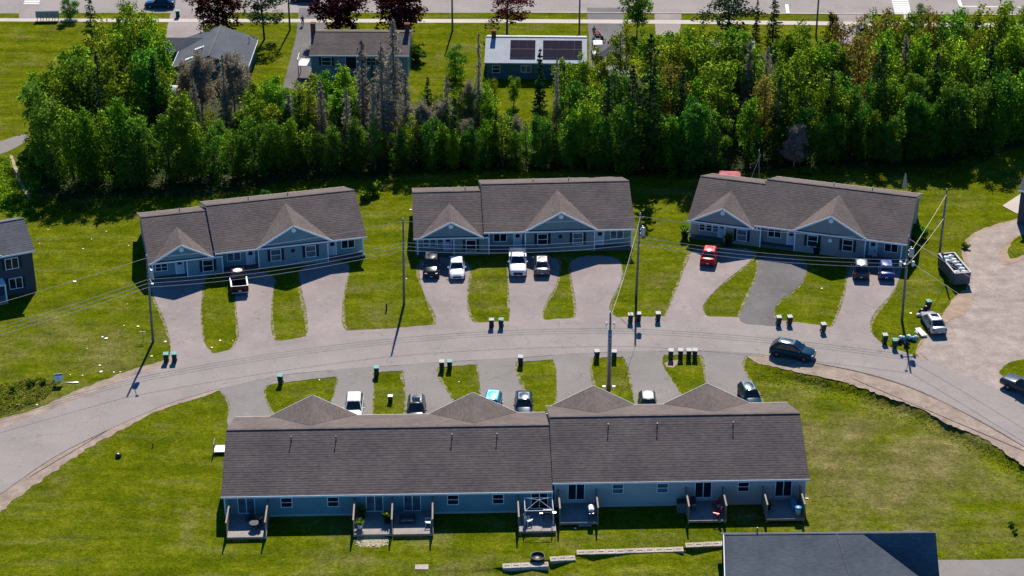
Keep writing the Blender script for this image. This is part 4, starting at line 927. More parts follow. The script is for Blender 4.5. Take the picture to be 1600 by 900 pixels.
# ---------------------------------------------------------------- vehicles
_wheel = {}
def wheel_mesh(r, w):
    k = (r, w)
    if k not in _wheel:
        t = MB().lathe([(r * .62, -w / 2), (r * .95, -w / 2), (r, -w * .3), (r, w * .3), (r * .95, w / 2), (r * .62, w / 2)], 20, axis='X')
        m = MB().lathe([(r * .1, w * .5), (r * .25, w * .52), (r * .6, w * .44), (r * .63, w * .2)], 12, axis='X')
        for i in range(5):
            a = i * 2 * math.pi / 5; m.bar((w * .5, 0, 0), (w * .5, math.cos(a) * r * .58, math.sin(a) * r * .58), r * .16, .02)
        _wheel[k] = (t.mesh("wheel", M['tyre'], True), m.mesh("rim", M['rim']))
    return _wheel[k]
def loft(stations, rings):
    """stations: list of (y, zb, zt, hw); returns MB of a rounded body"""
    m = MB(); vs_ = []; fs = []
    prof = [(-.80, 0), (-.97, .10), (-1.0, .42), (-.985, .72), (-.90, .93), (-.62, 1.0), (.62, 1.0), (.90, .93), (.985, .72), (1.0, .42), (.97, .10), (.80, 0)]
    n = len(prof)
    for (y, zb, zt, hw) in stations:
        for a, b in prof: vs_.append((a * hw, y, zb + b * (zt - zb)))
    for i in range(len(stations) - 1):
        for j in range(n): j2 = (j + 1) % n; fs.append((i * n + j2, i * n + j, (i + 1) * n + j, (i + 1) * n + j2))
    fs.append(tuple(range(n))); fs.append(tuple((len(stations) - 1) * n + j for j in range(n - 1, -1, -1)))
    return m.add(vs_, fs)
SPEC = {
 #        L     W    H    belt  hood  roofRear, roofFront, beltRear, beltFront (fractions of L from rear)  trunk
 'sedan': dict(L=4.65, W=1.80, H=1.45, belt=.95, hood=.86, rr=.24, rf=.58, br=.10, bf=.72, trunk=.98),
 'suv':   dict(L=4.6, W=1.84, H=1.64, belt=1.04, hood=.97, rr=.15, rf=.555, br=.02, bf=.745, trunk=None),
 'hatch': dict(L=4.15, W=1.76, H=1.50, belt=.98, hood=.90, rr=.10, rf=.57, br=.015, bf=.73, trunk=None),
 'pickup': dict(L=5.7, W=1.95, H=1.80, belt=1.18, hood=1.12, rr=.40, rf=.60, br=.375, bf=.70, trunk=None),
}
def car(name, kind, paint, label, near, heading, end='rear', cat="car", roofmat=None, rails=False, scale=1.0, group="cars parked at the row houses", zr=0.06, bedmat='black_plastic', sunroof=False):
    """near: ground pixel of the middle of the bumper closer to the camera; heading in radians (0 = +Y), which end is near"""
    scale *= 1.1
    S = SPEC[kind]; L, W, H = S['L'] * scale, S['W'] * scale, S['H'] * scale
    c = G(*near, 0) if not isinstance(near, Vector) else near
    f = Vector((-math.sin(heading), math.cos(heading), 0))
    base = c + f * (L / 2) * (1 if end == 'rear' else -1) if end else c
    t = thing(name, label, cat, (base.x, base.y, zr), heading, group)
    hw = W / 2; belt, hood = S['belt'] * scale, S['hood'] * scale; Y = lambda u: -L / 2 + u * L
    zb = .24 if kind != 'pickup' else .36
    if kind != 'pickup':
        tr = (S['trunk'] or belt) * (scale if S['trunk'] else 1)
        st = [(Y(0), zb + .12, tr - .14, hw * .86), (Y(.012), zb + .04, tr - .03, hw * .93), (Y(.05), zb, tr, hw * .97), (Y(.2), zb, belt, hw), (Y(.5), zb, belt, hw), (Y(S['bf'] - .02), zb, belt, hw), (Y(S['bf'] + .04), zb, hood + .015, hw * .99), (Y(.9), zb, hood - .06, hw * .95), (Y(.965), zb + .02, hood - .17, hw * .88), (Y(.993), zb + .08, hood - .30, hw * .78), (Y(1), zb + .14, hood - .38, hw * .70)]
    else:
        st = [(Y(.405), zb, belt, hw), (Y(.5), zb, belt, hw), (Y(.70), zb, belt, hw), (Y(.74), zb, hood + .02, hw), (Y(.95), zb, hood - .05, hw * .96), (Y(.985), zb + .05, hood - .12, hw * .91), (Y(1), zb + .1, hood - .22, hw * .87)]
    b = loft(st, 0).build("body", M[paint], t, True)
    # cabin
    yr0, yf0, yr1, yf1 = Y(S['br']), Y(S['bf']), Y(S['rr']), Y(S['rf']); wb, wt = hw * .94, hw * .72
    zB = belt - .03; mid = (yr1 + yf1) / 2
    cb = MB(); zt = H - .05
    ring0 = [(-wb, yr0, zB), (wb, yr0, zB), (wb, yf0, zB), (-wb, yf0, zB)]
    ring1 = [(-wt, yr1, zt), (wt, yr1, zt), (wt, yf1, zt), (-wt, yf1, zt)]
    ring2 = [(-wt * .86, yr1 + .12, H), (wt * .86, yr1 + .12, H), (wt * .86, yf1 - .14, H), (-wt * .86, yf1 - .14, H)]
    v = ring0 + ring1 + ring2; fs = [(8, 9, 10, 11)]
    for k in (0, 4):
        for i in range(4): j = (i + 1) % 4; fs.append((k + i, k + j, k + 4 + j, k + 4 + i))
    cb.add(v, fs); cabin = cb.build("cabin", M[paint], t, False, .08)
    rg = MB(); gx, gy = wt * .90, (yf1 - yr1) / 2 - .06; N_ = 6
    rg.add([(gx * (2 * i / N_ - 1), mid + gy * (2 * j / N_ - 1), H + .035 - .05 * (2 * i / N_ - 1) ** 2 - .05 * (2 * j / N_ - 1) ** 2) for j in range(N_ + 1) for i in range(N_ + 1)], [(j * (N_ + 1) + i, j * (N_ + 1) + i + 1, (j + 1) * (N_ + 1) + i + 1, (j + 1) * (N_ + 1) + i) for j in range(N_) for i in range(N_)])
    rg.build("roof_skin", M[roofmat or paint], cabin, True)
    if False:
        MB().b2(-wt * .84, wt * .84, yr1 + .14, yf1 - .16, H - .005, H + .012).build("roof_panel", M[roofmat], cabin)
    if sunroof: MB().b2(-wt * .6, wt * .6, mid - .1, yf1 - .25, H - .004, H + .05).build("sunroof", M['cglass'], cabin)
    # glass: inset quads pushed out along the face normal
    def pane(nm, a, b2, c2, d2, m0=.07, m1=.10):
        a, b2, c2, d2 = map(Vector, (a, b2, c2, d2)); n = (b2 - a).cross(d2 - a).normalized()
        q = lambda u, w: (a * (1 - u) + b2 * u) * (1 - w) + (d2 * (1 - u) + c2 * u) * w
        P = [q(m0, m1), q(1 - m0, m1), q(1 - m0, 1 - m1), q(m0, 1 - m1)]
        MB().add([p + n * .014 for p in P] + [p - n * .03 for p in P], [(0, 1, 2, 3)] + [(i, 4 + i, 4 + (i + 1) % 4, (i + 1) % 4) for i in range(4)]).build(nm, M['cglass'], t)
    pane("windshield", ring0[2], ring0[3], ring1[3], ring1[2], .05, .05)
    pane("rear_window", ring0[0], ring0[1], ring1[1], ring1[0], .08, .10 if kind != 'sedan' else .05)
    for sx, (i0, i1) in ((1, (1, 2)), (-1, (3, 0))):
        a, b2 = Vector(ring0[i0]), Vector(ring0[i1]); c2, d2 = Vector(ring1[i1]), Vector(ring1[i0])
        u = .5; m, mt = a * (1 - u) + b2 * u, d2 * (1 - u) + c2 * u
        pane("side_window", a, m, mt, d2, .08, .12); pane("side_window", m, b2, c2, mt, .06, .12)
    if kind == 'pickup':
        bed = MB(); y0, y1 = Y(0), Y(.40); zb2 = belt - .02
        for sx in (-1, 1): bed.b2(sx * hw - sx * .07 - .07, sx * hw - sx * .07 + .07, y0 + .09, y1, zb, zb2)
        bed.b2(-hw + .14, hw - .14, y1 - .08, y1, zb, zb2)
        bo = bed.build("bed", M[paint], t, False, .03)
        MB().b2(-hw + .145, hw - .145, y0 + .09, y1 - .085, zb + .22, zb + .30).build("bed_floor", M[bedmat], bo)
        MB().b2(-hw + .03, hw - .03, y0 + .02, y0 + .085, zb + .06, zb2 - .01).build("tailgate", M[paint], t, False, .02)
        MB().b2(-hw + .02, hw - .02, y0 - .06, y0 + .018, zb - .02, zb + .13).build("bumper", M['metal'], t)
        if rails:
            for sx in (-1, 1): MB().b2(sx * hw - sx * .08 - .09, sx * hw - sx * .08 + .09, y0 + .02, y1, zb2 + .004, zb2 + .05).build("bed_rail", M['white'], bo)
            MB().b2(-hw + .17, hw - .17, y0 + .02, y0 + .09, zb2 + .004, zb2 + .045).build("bed_rail", M['white'], bo)
    elif rails:
        for sx in (-1, 1): MB().tube([(sx * wt * .93, yr1 + .15, H + .03), (sx * wt * .93, yf1 - .2, H + .03)], .02, 6).build("roof_rail", M['metal'], cabin)
    r = .33 if kind in ('sedan', 'hatch') else (.37 if kind == 'suv' else .40)
    tm, rm = wheel_mesh(r, .23)
    for u in (.185, .80):
        for sx in (-1, 1):
            w = link("wheel", tm, t, (sx * (hw - .085), Y(u), r), 0 if sx > 0 else math.pi); link("rim", rm, w, (0, 0, 0))
            MB().lathe([(r * 1.0, -.012), (r * 1.14, -.012), (r * 1.14, .012), (r * 1.0, .012)], 18, axis='X').build("wheel_arch", M['black_plastic'], t, loc=(sx * (hw - .0), Y(u), r + .02))
    zl = hood - .30; yl = Y(.972)
    for sx in (-1, 1):
        MB().box((sx * hw * .66, yl, zl), (hw * .34, .16, .15), sx * -.35).build("headlight", M['lamp'], t, False, .03)
        zt_ = (belt if kind != 'sedan' else S['trunk'] * scale) - .24
        MB().box((sx * hw * (.80 if kind != 'pickup' else .93), Y(.006) - .0, zt_), (hw * .24 if kind != 'pickup' else .14, .09, .18 if kind == 'sedan' else .34), sx * .22).build("tail_light", M['red_lamp'], t, False, .02)
        MB().box((sx * (hw + .09), yf0 - .28, belt + .05), (.20, .12, .15)).build("mirror", M[paint], t, False, .03)
    MB().b2(-hw * .55, hw * .55, Y(.995) - .06, Y(1) + .012, zb + .16, zl - .02).build("grille", M['black_plastic'], t, False, .02)
    MB().b2(-.17, .17, Y(1) + .013, Y(1) + .022, zb + .1, zb + .2).build("licence_plate", M['white'], t)
    MB().b2(-.17, .17, Y(0) - (.03 if kind != 'pickup' else .075), Y(0) - .004 - (0 if kind != 'pickup' else .06), zb + .25, zb + .36).build("licence_plate", M['white'], t)
    MB().b2(-hw * .9, hw * .9, Y(0) - .02, Y(.03), zb + .02, zb + .17).build("bumper", M['black_plastic'], t, False, .03)
    return t
for k, c, mt, ro in (('p_white', (.72, .72, .71), .0, .3), ('p_black', (.012, .014, .018), .1, .22), ('p_char', (.045, .055, .065), .4, .25), ('p_grey', (.17, .175, .18), .5, .28), ('p_silver', (.36, .36, .36), .6, .28), ('p_red', (.42, .012, .016), .15, .25), ('p_maroon', (.045, .007, .011), .2, .25), ('p_blue', (.03, .06, .19), .35, .25), ('p_navy', (.012, .035, .065), .3, .22), ('p_cyan', (.02, .36, .60), .2, .28), ('p_teal', (.008, .04, .065), .25, .2)):
    M[k] = mat_paint(k[2:] + "_car_paint", c, mt, ro)
# cars by the outer row
a1, a3 = math.atan2(-(H1.matrix_basis.to_euler().z), 1), 0
h1 = H1.rotation_euler.z; h2 = H2.rotation_euler.z; h3 = H3.rotation_euler.z
car("pickup_truck", 'pickup', 'p_maroon', "dark red pickup with a pale cab roof, its tailgate towards the street", (375.5, 462.5), h1 * .75, 'rear', "pickup", roofmat='white', rails=True)
car("parked_car", 'suv', 'p_black', "black crossover with roof rails, nose towards the street beside the white sedan", (673.8, 437.5), math.pi + .02, 'front', rails=True)
car("parked_car", 'sedan', 'p_white', "white sedan facing the street next to the black crossover", (714.5, 440), math.pi + .05, 'front')
car("pickup_truck", 'pickup', 'p_white', "white pickup facing the street, with white bed rails", (809.5, 436.5), math.pi + .01, 'front', "pickup", rails=True)
car("parked_car", 'sedan', 'p_grey', "grey sedan with its trunk to the street beside the white pickup", (847, 434), .0, 'rear')
car("parked_car", 'sedan', 'p_red', "bright red car alone on its driveway", (1105, 418.5), h3 * .7, 'rear', scale=1.04)
car("parked_car", 'suv', 'p_char', "dark crossover with a pale roof beside the blue sedan", (1345.5, 440), h3 * .35, 'rear', roofmat='p_silver', rails=True)
car("parked_car", 'sedan', 'p_blue', "blue sedan with its trunk to the street, by the pole with the transformer", (1385, 440.5), h3 * .35, 'rear')
v = G(1468, 527.5) - G(1447, 495); car("parked_car", 'sedan', 'p_silver', "silver sedan with a sunroof stopped at the mouth of the gravel lot", (1467.5, 526.5), math.atan2(v.x, -v.y), 'rear', sunroof=True)
a = G(1207, 553); b = G(1271, 565); d = b - a; car("parked_car", 'suv', 'p_teal', "dark blue-black crossover parked on the inside edge of the street", (a + b) / 2 + Vector((0, .35, 0)), math.atan2(-d.x, d.y), None, scale=1.03)
a = G(1569, 600); d = G(1620, 622) - a; a2 = a; L_ = 6.1; dn = -d.normalized(); car("pickup_truck", 'pickup', 'p_char', "grey pickup cut by the edge of the photo at the gravel lot", a2 - dn * L_ / 2, math.atan2(-dn.x, dn.y), None, "pickup")
# inner row: placed by the far end of their roofs
def by_roof(px_, py_, z, back):   # ground point under the far roof edge, moved back to the car's middle
    g_ = G(px_, py_, z); return Vector((g_.x, g_.y - back, 0))
IN = "cars on the inner driveways"
car("parked_car", 'suv', 'p_white', "white crossover nosed up to the long row house", by_roof(554.5, 612.5, 1.68, 1.9), math.pi + .03, None, group=IN)
car("parked_car", 'suv', 'p_char', "charcoal crossover with a dark glass roof at the long row house", by_roof(651.5, 616, 1.68, 1.9), math.pi + .03, None, sunroof=True, group=IN)
car("parked_car", 'hatch', 'p_cyan', "bright light blue hatchback half hidden by a gable", by_roof(768.5, 612, 1.5, 1.7), math.pi - .12, None, group=IN)
car("parked_car", 'sedan', 'p_navy', "navy car beside the light blue hatchback", by_roof(818.5, 613.5, 1.45, 1.4), math.pi, None, group=IN)
car("parked_car", 'suv', 'p_black', "black crossover with a white roof edge, mostly hidden behind the long roof", by_roof(1011.5, 610.5, 1.68, 1.9), math.pi, None, roofmat='white', group=IN)
car("parked_car", 'hatch', 'p_teal', "deep blue hatchback at the last inner driveway, turned at an angle", by_roof(1170, 597, 1.5, 1.8), math.pi + .16, None, group=IN)
# main street
FAR = "cars on and beside the main street"
car("parked_car", 'sedan', 'p_navy', "dark blue car on the main street near the trash cart", G(250, 11), math.pi / 2, None, group=FAR)
car("parked_car", 'sedan', 'p_char', "dark car on the main street at the top edge, above the walking person", G(477, 2), math.pi / 2, None, group=FAR)
car("parked_car", 'suv', 'p_white', "white car parked beside the solar-roofed house", (935, 94), math.pi, 'front', group=FAR, zr=.02)
car("parked_car", 'suv', 'p_black', "dark car with a bright windshield glimpsed behind the bronze cedar", (1353, 68), math.pi, 'front', group=FAR, zr=.02)

# ---------------------------------------------------------------- wheelie bins
def bin_proto(body, lid):
    t = thing("wheelie_bin", None, "wheelie bin")
    b = MB(); w0, d0, w1, d1, h = .46, .50, .60, .68, .98
    v = [(-w0 / 2, -d0 / 2, .08), (w0 / 2, -d0 / 2, .08), (w0 / 2, d0 / 2, .08), (-w0 / 2, d0 / 2, .08), (-w1 / 2, -d1 / 2, h), (w1 / 2, -d1 / 2, h), (w1 / 2, d1 / 2, h), (-w1 / 2, d1 / 2, h)]
    b.add(v, [(3, 2, 1, 0), (4, 5, 6, 7)] + [(i, (i + 1) % 4, 4 + (i + 1) % 4, 4 + i) for i in range(4)])
    b.b2(-.32, .32, -.36, .36, h - .06, h - .01); b.build("bin_body", M[body], t, False, .03)
    l = MB(); l.add([(-.33, -.38, h), (.33, -.38, h), (.33, .37, h), (-.33, .37, h), (-.31, -.34, h + .05), (.31, -.34, h + .05), (.31, .34, h + .10), (-.31, .34, h + .10)], [(3, 2, 1, 0), (4, 5, 6, 7)] + [(i, (i + 1) % 4, 4 + (i + 1) % 4, 4 + i) for i in range(4)])
    lo = l.build("lid", M[lid], t, False, .02); MB().tube([(-.25, .40, h - .02), (.25, .40, h - .02)], .02, 6).build("handle", M['black_plastic'], lo)
    wm = MB().lathe([(.03, -.03), (.12, -.03), (.12, .03), (.03, .03)], 10, axis='X').mesh("wheel", M['tyre'])
    for sx in (-1, 1): link("wheel", wm, t, (sx * .27, .26, .12))
    MB().b2(-.2, .2, -.352, -.335, .55, .75).build("panel_recess", M['black_plastic'], t)
    return t
PB = {k: bin_proto(*k) for k in (('bin_green', 'lid'), ('bin_black', 'lid'), ('bin_green', 'lid_green'), ('bin_black', 'lid_green'))}
used = set()
BINS = [
 (260, 566, 'bin_black', 'lid_green', "black green-lidded bin, nearer the lamp pole, of the first driveway's pair"),
 (273, 565.5, 'bin_green', 'lid_green', "green bin beside the black one at the first driveway's mouth"),
 (768, 512, 'bin_black', 'lid', "pale-lidded bin of the pair between the white sedan and white pickup"),
 (783, 512, 'bin_green', 'lid_green', "green-lidded bin of the pair between the white sedan and white pickup"),
 (985, 504, 'bin_green', 'lid', "bin beside the guyed transformer pole's foot, nearer the empty driveway"),
 (997.5, 502.5, 'bin_black', 'lid', "bin half hidden behind the guyed transformer pole's foot"),
 (1028, 502, 'bin_black', 'lid', "bin standing alone on the lawn edge near the red car's driveway"),
 (1216.5, 508, 'bin_green', 'lid', "green bin at the edge of the newer dark driveway"),
 (1233.5, 507.5, 'bin_black', 'lid', "black pale-lidded bin right of the green one by the newer dark driveway"),
 (1286, 519, 'bin_green', 'lid', "single bin on the grass corner above the parked dark crossover"),
 (1382, 536, 'bin_green', 'lid', "whitish-lidded bin next to the junk pile on the street corner"),
 (1397.5, 544, 'bin_green', 'lid_green', "green-lidded bin touching the junk pile on the street corner"),
 (1450, 483, 'bin_black', 'lid_green', "bin on the grass ahead of the silver sedan"),
 (438.5, 600, 'bin_green', 'lid_green', "lone green bin on the first inner grass island"),
 (588.5, 587, 'bin_green', 'lid_green', "lone bin on the inner island with the small utility box"),
 (690.5, 578, 'bin_green', 'lid', "white-lidded bin of the pair on the inner island by the charcoal crossover"),
 (702.5, 577.5, 'bin_black', 'lid_green', "teal-lidded bin of the pair on the inner island by the charcoal crossover"),
 (813.5, 570.5, 'bin_black', 'lid', "lone bin on the inner island above the navy car"),
 (932.5, 561.5, 'bin_black', 'lid', "bin on the outer side of the pole that stands behind the long roof"),
 (959.5, 562, 'bin_green', 'lid', "bin partly hidden by the pole that stands behind the long roof"),
 (1048, 560.5, 'bin_green', 'lid', "first of four bins in line, set apart from the touching pair"),
 (1063, 560, 'bin_black', 'lid', "second of four bins in line, with a pinkish lid"),
 (1076, 560, 'bin_black', 'lid', "third of four bins in line, touching the last"),
 (1085.5, 560, 'bin_green', 'lid', "last of four bins in line, nearest the deep blue hatchback"),
]
for x, y, bm_, lm, lab in BINS:
    k = (bm_, lm); p = G(x, y); o = PB[k] if k not in used else copy_tree(PB[k]); used.add(k)
    o.location = (p.x, p.y, .055); o.rotation_euler = (0, 0, random.uniform(-.15, .15) + (.12 if x > 1200 else 0)); o.scale = (1.0, 1.0, 1.08)
    tag(o, lab, "wheelie bin", "wheelie bins along the street")
# far trash cart
o = copy_tree(PB[('bin_green', 'lid_green')]); p = G(278, 27); o.location = (p.x, p.y, .02); tag(o, "dark green cart by the main street, beside the dark blue car", "wheelie bin", "wheelie bins along the street"); o.scale = (1.15, 1.15, 1.15)

# ---------------------------------------------------------------- poles and wires
POLE = {}
def pole(key, label, top, base, transformer=False, lamp=None, h=None, r=.17, lean=True, extra=None, far=False):
    b = G(*base)
    if h is None:
        lo, hi = 3, 25
        for _ in range(40):
            m = (lo + hi) / 2
            if projpx(b + Vector((0, 0, m)))[1] > top[1]: lo = m
            else: hi = m
        h = m
    tp = G(top[0], top[1], h) if top else b + Vector((0, 0, h)); tx = tp.x - b.x if lean else 0
    t = thing("utility_pole", label, "utility pole", b, 0, "utility poles"); POLE[key] = (b, h, tx)
    MB().tube([(0, 0, -.3), (tx * .5, 0, h * .5), (tx, 0, h)], r, 12, r * .62).build("pole_shaft", M['pole'], t, True)
    at_ = lambda z: Vector((tx * z / h, 0, z))
    MB().lathe([(.04, 0), (.06, .05), (.04, .1), (.07, .14), (.03, .22)], 8, at_(h)).build("insulator", M['whitemetal'], t)
    if not far:
        for z in (h * .745, h * .70, h * .655):
            q = at_(z); MB().b2(q.x - .07, q.x + .07, -.30, -.10, z - .05, z + .05).lathe([(.05, -.08), (.07, 0), (.05, .08)], 8, (q.x, -.34, z)).build("bracket", M['metal'], t)
        MB().tube([at_(.1) + Vector((r * .8, -.06, 0)), at_(h * .62) + Vector((r * .75, -.06, 0))], .025, 6).build("conduit", M['metal'], t)
    if transformer:
        q = at_(h * transformer); c = MB(); c.lathe([(.05, -.52), (.28, -.5), (.30, -.42), (.30, .42), (.28, .46), (.30, .5), (.12, .58), (.02, .60)], 16, (q.x + .42, -.18, q.z))
        o = c.build("transformer", M['metal'], t, True); MB().lathe([(.05, 0), (.07, .06), (.04, .12), (.06, .2)], 8, (q.x + .36, -.12, q.z + .56)).build("bushing", M['whitemetal'], o)
        MB().b2(q.x + .05, q.x + .2, -.2, .0, q.z - .3, q.z - .22).b2(q.x + .05, q.x + .2, -.2, .0, q.z + .22, q.z + .3).build("bracket", M['metal'], t)
    if lamp:
        dx, dy, z = lamp; q = at_(z); arm = MB().tube([q, q + Vector((dx * .5, dy * .5, .35)), q + Vector((dx, dy, .45))], .04, 6).build("lamp_arm", M['metal'], t)
        MB().lathe([(.02, .10), (.16, .06), (.22, -.02), (.14, -.10), (.02, -.12)], 10, q + Vector((dx, dy, .42))).build("lamp_head", M['metal'], arm)
    if extra: extra(t, at_, h)
    return t
def pole_d_extra(t, at_, h):
    for sx in (-1, 1):
        q = at_(h * .70); MB().lathe([(.05, -.3), (.17, -.28), (.17, .3), (.05, .34)], 10, (q.x + sx * .75, -.15, q.z - .1)).build("splice_box", M['bag'], t)
    q = at_(h * .70); MB().b2(q.x - .85, q.x + .85, -.2, -.08, q.z - .07, q.z + .05).build("crossarm", M['pole'], t)
def pole_f_extra(t, at_, h):
    for sx in (-1, 1):
        q = at_(h * .86); MB().tube([q, q + Vector((sx * .35, -.1, .12)), q + Vector((sx * .55, -.1, -.1)), q + Vector((sx * .45, -.1, -.45))], .03, 6).build("cable_loop", M['wire'], t)
        MB().lathe([(.04, -.2), (.10, -.15), (.10, .15), (.04, .2)], 8, q + Vector((sx * .42, -.1, .12))).build("cutout", M['whitemetal'], t)
        MB().b2(sx * .55 - .18, sx * .55 + .18, -.25, .0, .55, .9).build("guard_box", M['white'], t)
    MB().tube([at_(.2) + Vector((-.2, -.1, 0)), at_(h * .8) + Vector((-.16, -.1, 0))], .07, 8).build("conduit", M['metal'], t, True)
    MB().tube([at_(.2) + Vector((.2, -.1, 0)), at_(h * .8) + Vector((.16, -.1, 0))], .05, 8).build("conduit", M['metal'], t, True)
pole('A', "wooden lamp pole with small transformer before the blue-sided row house", (228.8, 400), (239.2, 534), .80, (.9, -2.6, 8.6))
pole('B', "plain wooden pole on the lawn between the blue-sided and sage-sided row houses", (629.9, 342.8), (631.2, 475.3))
pole('C', "wooden pole with transformer and yellow guy wires beside the sage-sided row house", (1000.5, 335), (994, 463), .80)
pole('D', "wooden pole with transformer, crossarm and lamp at the corner of the taupe-sided row house", (1420, 370), (1409.3, 501), .82, (-.7, -2.4, 8.4), extra=pole_d_extra)
pole('E', "bare wooden pole with a guy wire on the lawn behind the dumpster", (1479.6, 297), (1467, 405))
pole('F', "pole with twin conduits rising behind the long row house's roof", (954, 489), (951, 613), extra=pole_f_extra)
pole('G', "slim wooden pole at the wood's edge behind the taupe-sided row house", (1186, 236), (1186, 285), r=.11, far=True)
for kx, ky, lab in ((453, 47, "main street pole above the dark lawn shadow, near the walking person"), (707, 48, "main street pole on the open lawn between the maroon maples and the loose maroon tree"), (905, 57, "main street pole beside the solar-roofed house"), (1275, 56, "main street pole near the bronze cedar")):
    pole('T%d' % kx, lab, None, (kx, ky), h=10.5, far=True, lean=False)
Zp = G(-330, 700); Rp = G(1790, 735)
pole('Z', "pole beyond the frame at the low end of the street", None, (-330, 700), h=11, lean=False); pole('R', "pole beyond the frame at the lot end of the street", None, (1790, 735), h=11, lean=False)
def wire(p, q, sag, label, r=.022, mat='wire', seg=14):
    p, q = Vector(p), Vector(q); P = []
    for i in range(seg + 1):
        u = i / seg; a = p * (1 - u) + q * u; a.z -= sag * 4 * u * (1 - u); P.append(a)
    o = MB().tube(P, r, 5).build("overhead_wire" if mat == 'wire' else "guy_wire", M[mat]); tag(o, label, "wire", "overhead wires" if mat == 'wire' else "guy wires"); return o
def hp(k, f, dy=-.3): b, h, tx = POLE[k]; return b + Vector((tx * f, dy, h * f))
PN = dict(A="lamp-armed pole", B="plain lawn pole", C="guyed transformer pole", D="crossarm pole", E="bare pole behind the dumpster", F="pole behind the long roof", Z="unseen pole past the low end", R="unseen pole past the lot")
for a, b in (('Z', 'A'), ('A', 'B'), ('B', 'C'), ('C', 'D'), ('D', 'R')):
    wire(hp(a, .99), hp(b, .99), .55, "topmost wire from %s to %s" % (PN[a], PN[b]))
    for f, nm in ((.745, "upper low wire"), (.70, "middle low wire"), (.655, "lowest wire")):
        if b == 'R' and f < .72: continue
        wire(hp(a, f), hp(b, f), .75, "%s from %s to %s" % (nm, PN[a], PN[b]), .024 if f < .7 else .021)
wire(hp('D', .78), hp('E', .96), .1, "taut pale yellow wire from the crossarm pole up to the bare pole", .022, 'guy')
wire(hp('D', .68), hp('E', .62), .2, "thin lower wire from the crossarm pole to the bare pole", .022)
wire(hp('C', .99), hp('F', .97), .7, "wire across the street from the guyed pole to the pole behind the long roof", .022)
for i, (gx, gy) in enumerate(((951, 482), (958, 484))):
    wire(hp('C', .72 + .03 * i), G(gx, gy), .0, "yellow guy wire anchoring the transformer pole, %s" % ("outer of the two" if i == 0 else "inner of the two"), .021, 'guy', 2)
b, h, tx = POLE['G']; wire(b + Vector((0, 0, h * .9)), G(1168, 292), 0, "stay wire of the slim pole at the wood's edge", .03, 'wire', 2)

# ---------------------------------------------------------------- people
def person(label, at_px, pose='stand', top='cloth_dark', face=math.pi, z=.03, hat=False):
    p = G(*at_px); t = thing("person", label, "person", (p.x, p.y, z), face, None)
    V = []; E = []; Rr = []
    def add(c, r, par=None):
        V.append(c); Rr.append(r)
        if par is not None: E.append((par, len(V) - 1))
        return len(V) - 1
    step = .16 if pose == 'walk' else 0
    pel = add((0, 0, .95), .13); ab = add((0, 0, 1.12), .125, pel); ch = add((0, .0, 1.32), .15, ab); nk = add((0, .01, 1.50), .062, ch); hd = add((0, .02, 1.60), .085, nk); add((0, .02, 1.72), .08, hd)
    for s in (-1, 1):
        hip = add((s * .10, 0, .88), .095, pel); kn = add((s * .11, .04 + s * step * .7, .50), .062, hip); an = add((s * .11, s * step * 1.3 - .02, .09), .042, kn); add((s * .115, s * step * 1.3 + .14, .04), .035, an)
        sh = add((s * .20, 0, 1.40), .065, ch); el = add((s * .27, -.02 - s * step * .6, 1.13), .045, sh); wr = add((s * .27, .10 - s * step, .92), .030, el); pm = add((s * .27, .13 - s * step, .85), .036, wr)
        for k in range(4):
            f1 = add((s * .27 + (k - 1.5) * .018, .15 - s * step, .79 + abs(k - 1.3) * .006), .009, pm); add((s * .27 + (k - 1.5) * .018, .165 - s * step + .01, .75 + abs(k - 1.3) * .008), .008, f1)
        th = add((s * .235, .16 - s * step, .85), .010, pm); add((s * .23, .185 - s * step, .82), .009, th)
    def skin_obj(name, V, E, Rr, mat, root):
        me = bpy.data.meshes.new(name); me.from_pydata(V, E, []); o = bpy.data.objects.new(name, me); COL.objects.link(o); o.parent = t
        sk = o.modifiers.new("skin", 'SKIN'); sk.use_smooth_shade = True
        for i, vv in enumerate(me.skin_vertices[0].data): vv.radius = (Rr[i], Rr[i]); vv.use_root = (i == root)
        ss = o.modifiers.new("sub", 'SUBSURF'); ss.levels = 1; ss.render_levels = 1; me.materials.append(M[mat]); return o
    if not bpy.data.meshes.new: pass
    def sk(name, V, E, Rr, mat, root=0):
        me = bpy.data.meshes.new(name); me.from_pydata(V, E, []); o = bpy.data.objects.new(name, me); COL.objects.link(o); o.parent = t
        o.modifiers.new("skin", 'SKIN')
        if not me.skin_vertices:
            bpy.context.view_layer.objects.active = o
        return o, me
    body = skin_obj("body", V, E, Rr, 'skin', pel)
    sv = [(0, 0, .96), (0, 0, 1.12), (0, 0, 1.33), (0, .005, 1.46)]; se = [(0, 1), (1, 2), (2, 3)]; srad = [.145, .145, .168, .08]
    for s in (-1, 1):
        i = len(sv); sv += [(s * .20, 0, 1.40), (s * .27, -.02 - s * step * .6, 1.13), (s * .27, .07 - s * step * .8, .97)]; srad += [.085, .065, .05]; se += [(2, i), (i, i + 1), (i + 1, i + 2)]
    skin_obj("shirt", sv, se, srad, top, 1)
    tv = [(0, 0, .99), (0, 0, .93)]; te = [(0, 1)]; tr = [.14, .14]
    for s in (-1, 1):
        i = len(tv); tv += [(s * .10, 0, .84), (s * .11, .04 + s * step * .7, .50), (s * .11, s * step * 1.3 - .02, .10)]; tr += [.11, .08, .065]; te += [(1, i), (i, i + 1), (i + 1, i + 2)]
    skin_obj("trousers", tv, te, tr, 'cloth_dark', 1)
    MB().lathe([(.02, .10), (.07, .085), (.098, .02), (.10, -.05), (.085, -.10)], 12, (0, .0, 1.70)).build("hair", M['hair'], t, True)
    return t
person("dark-clothed person walking up the driveway of the brown-roofed bungalow", (473, 40), 'walk')
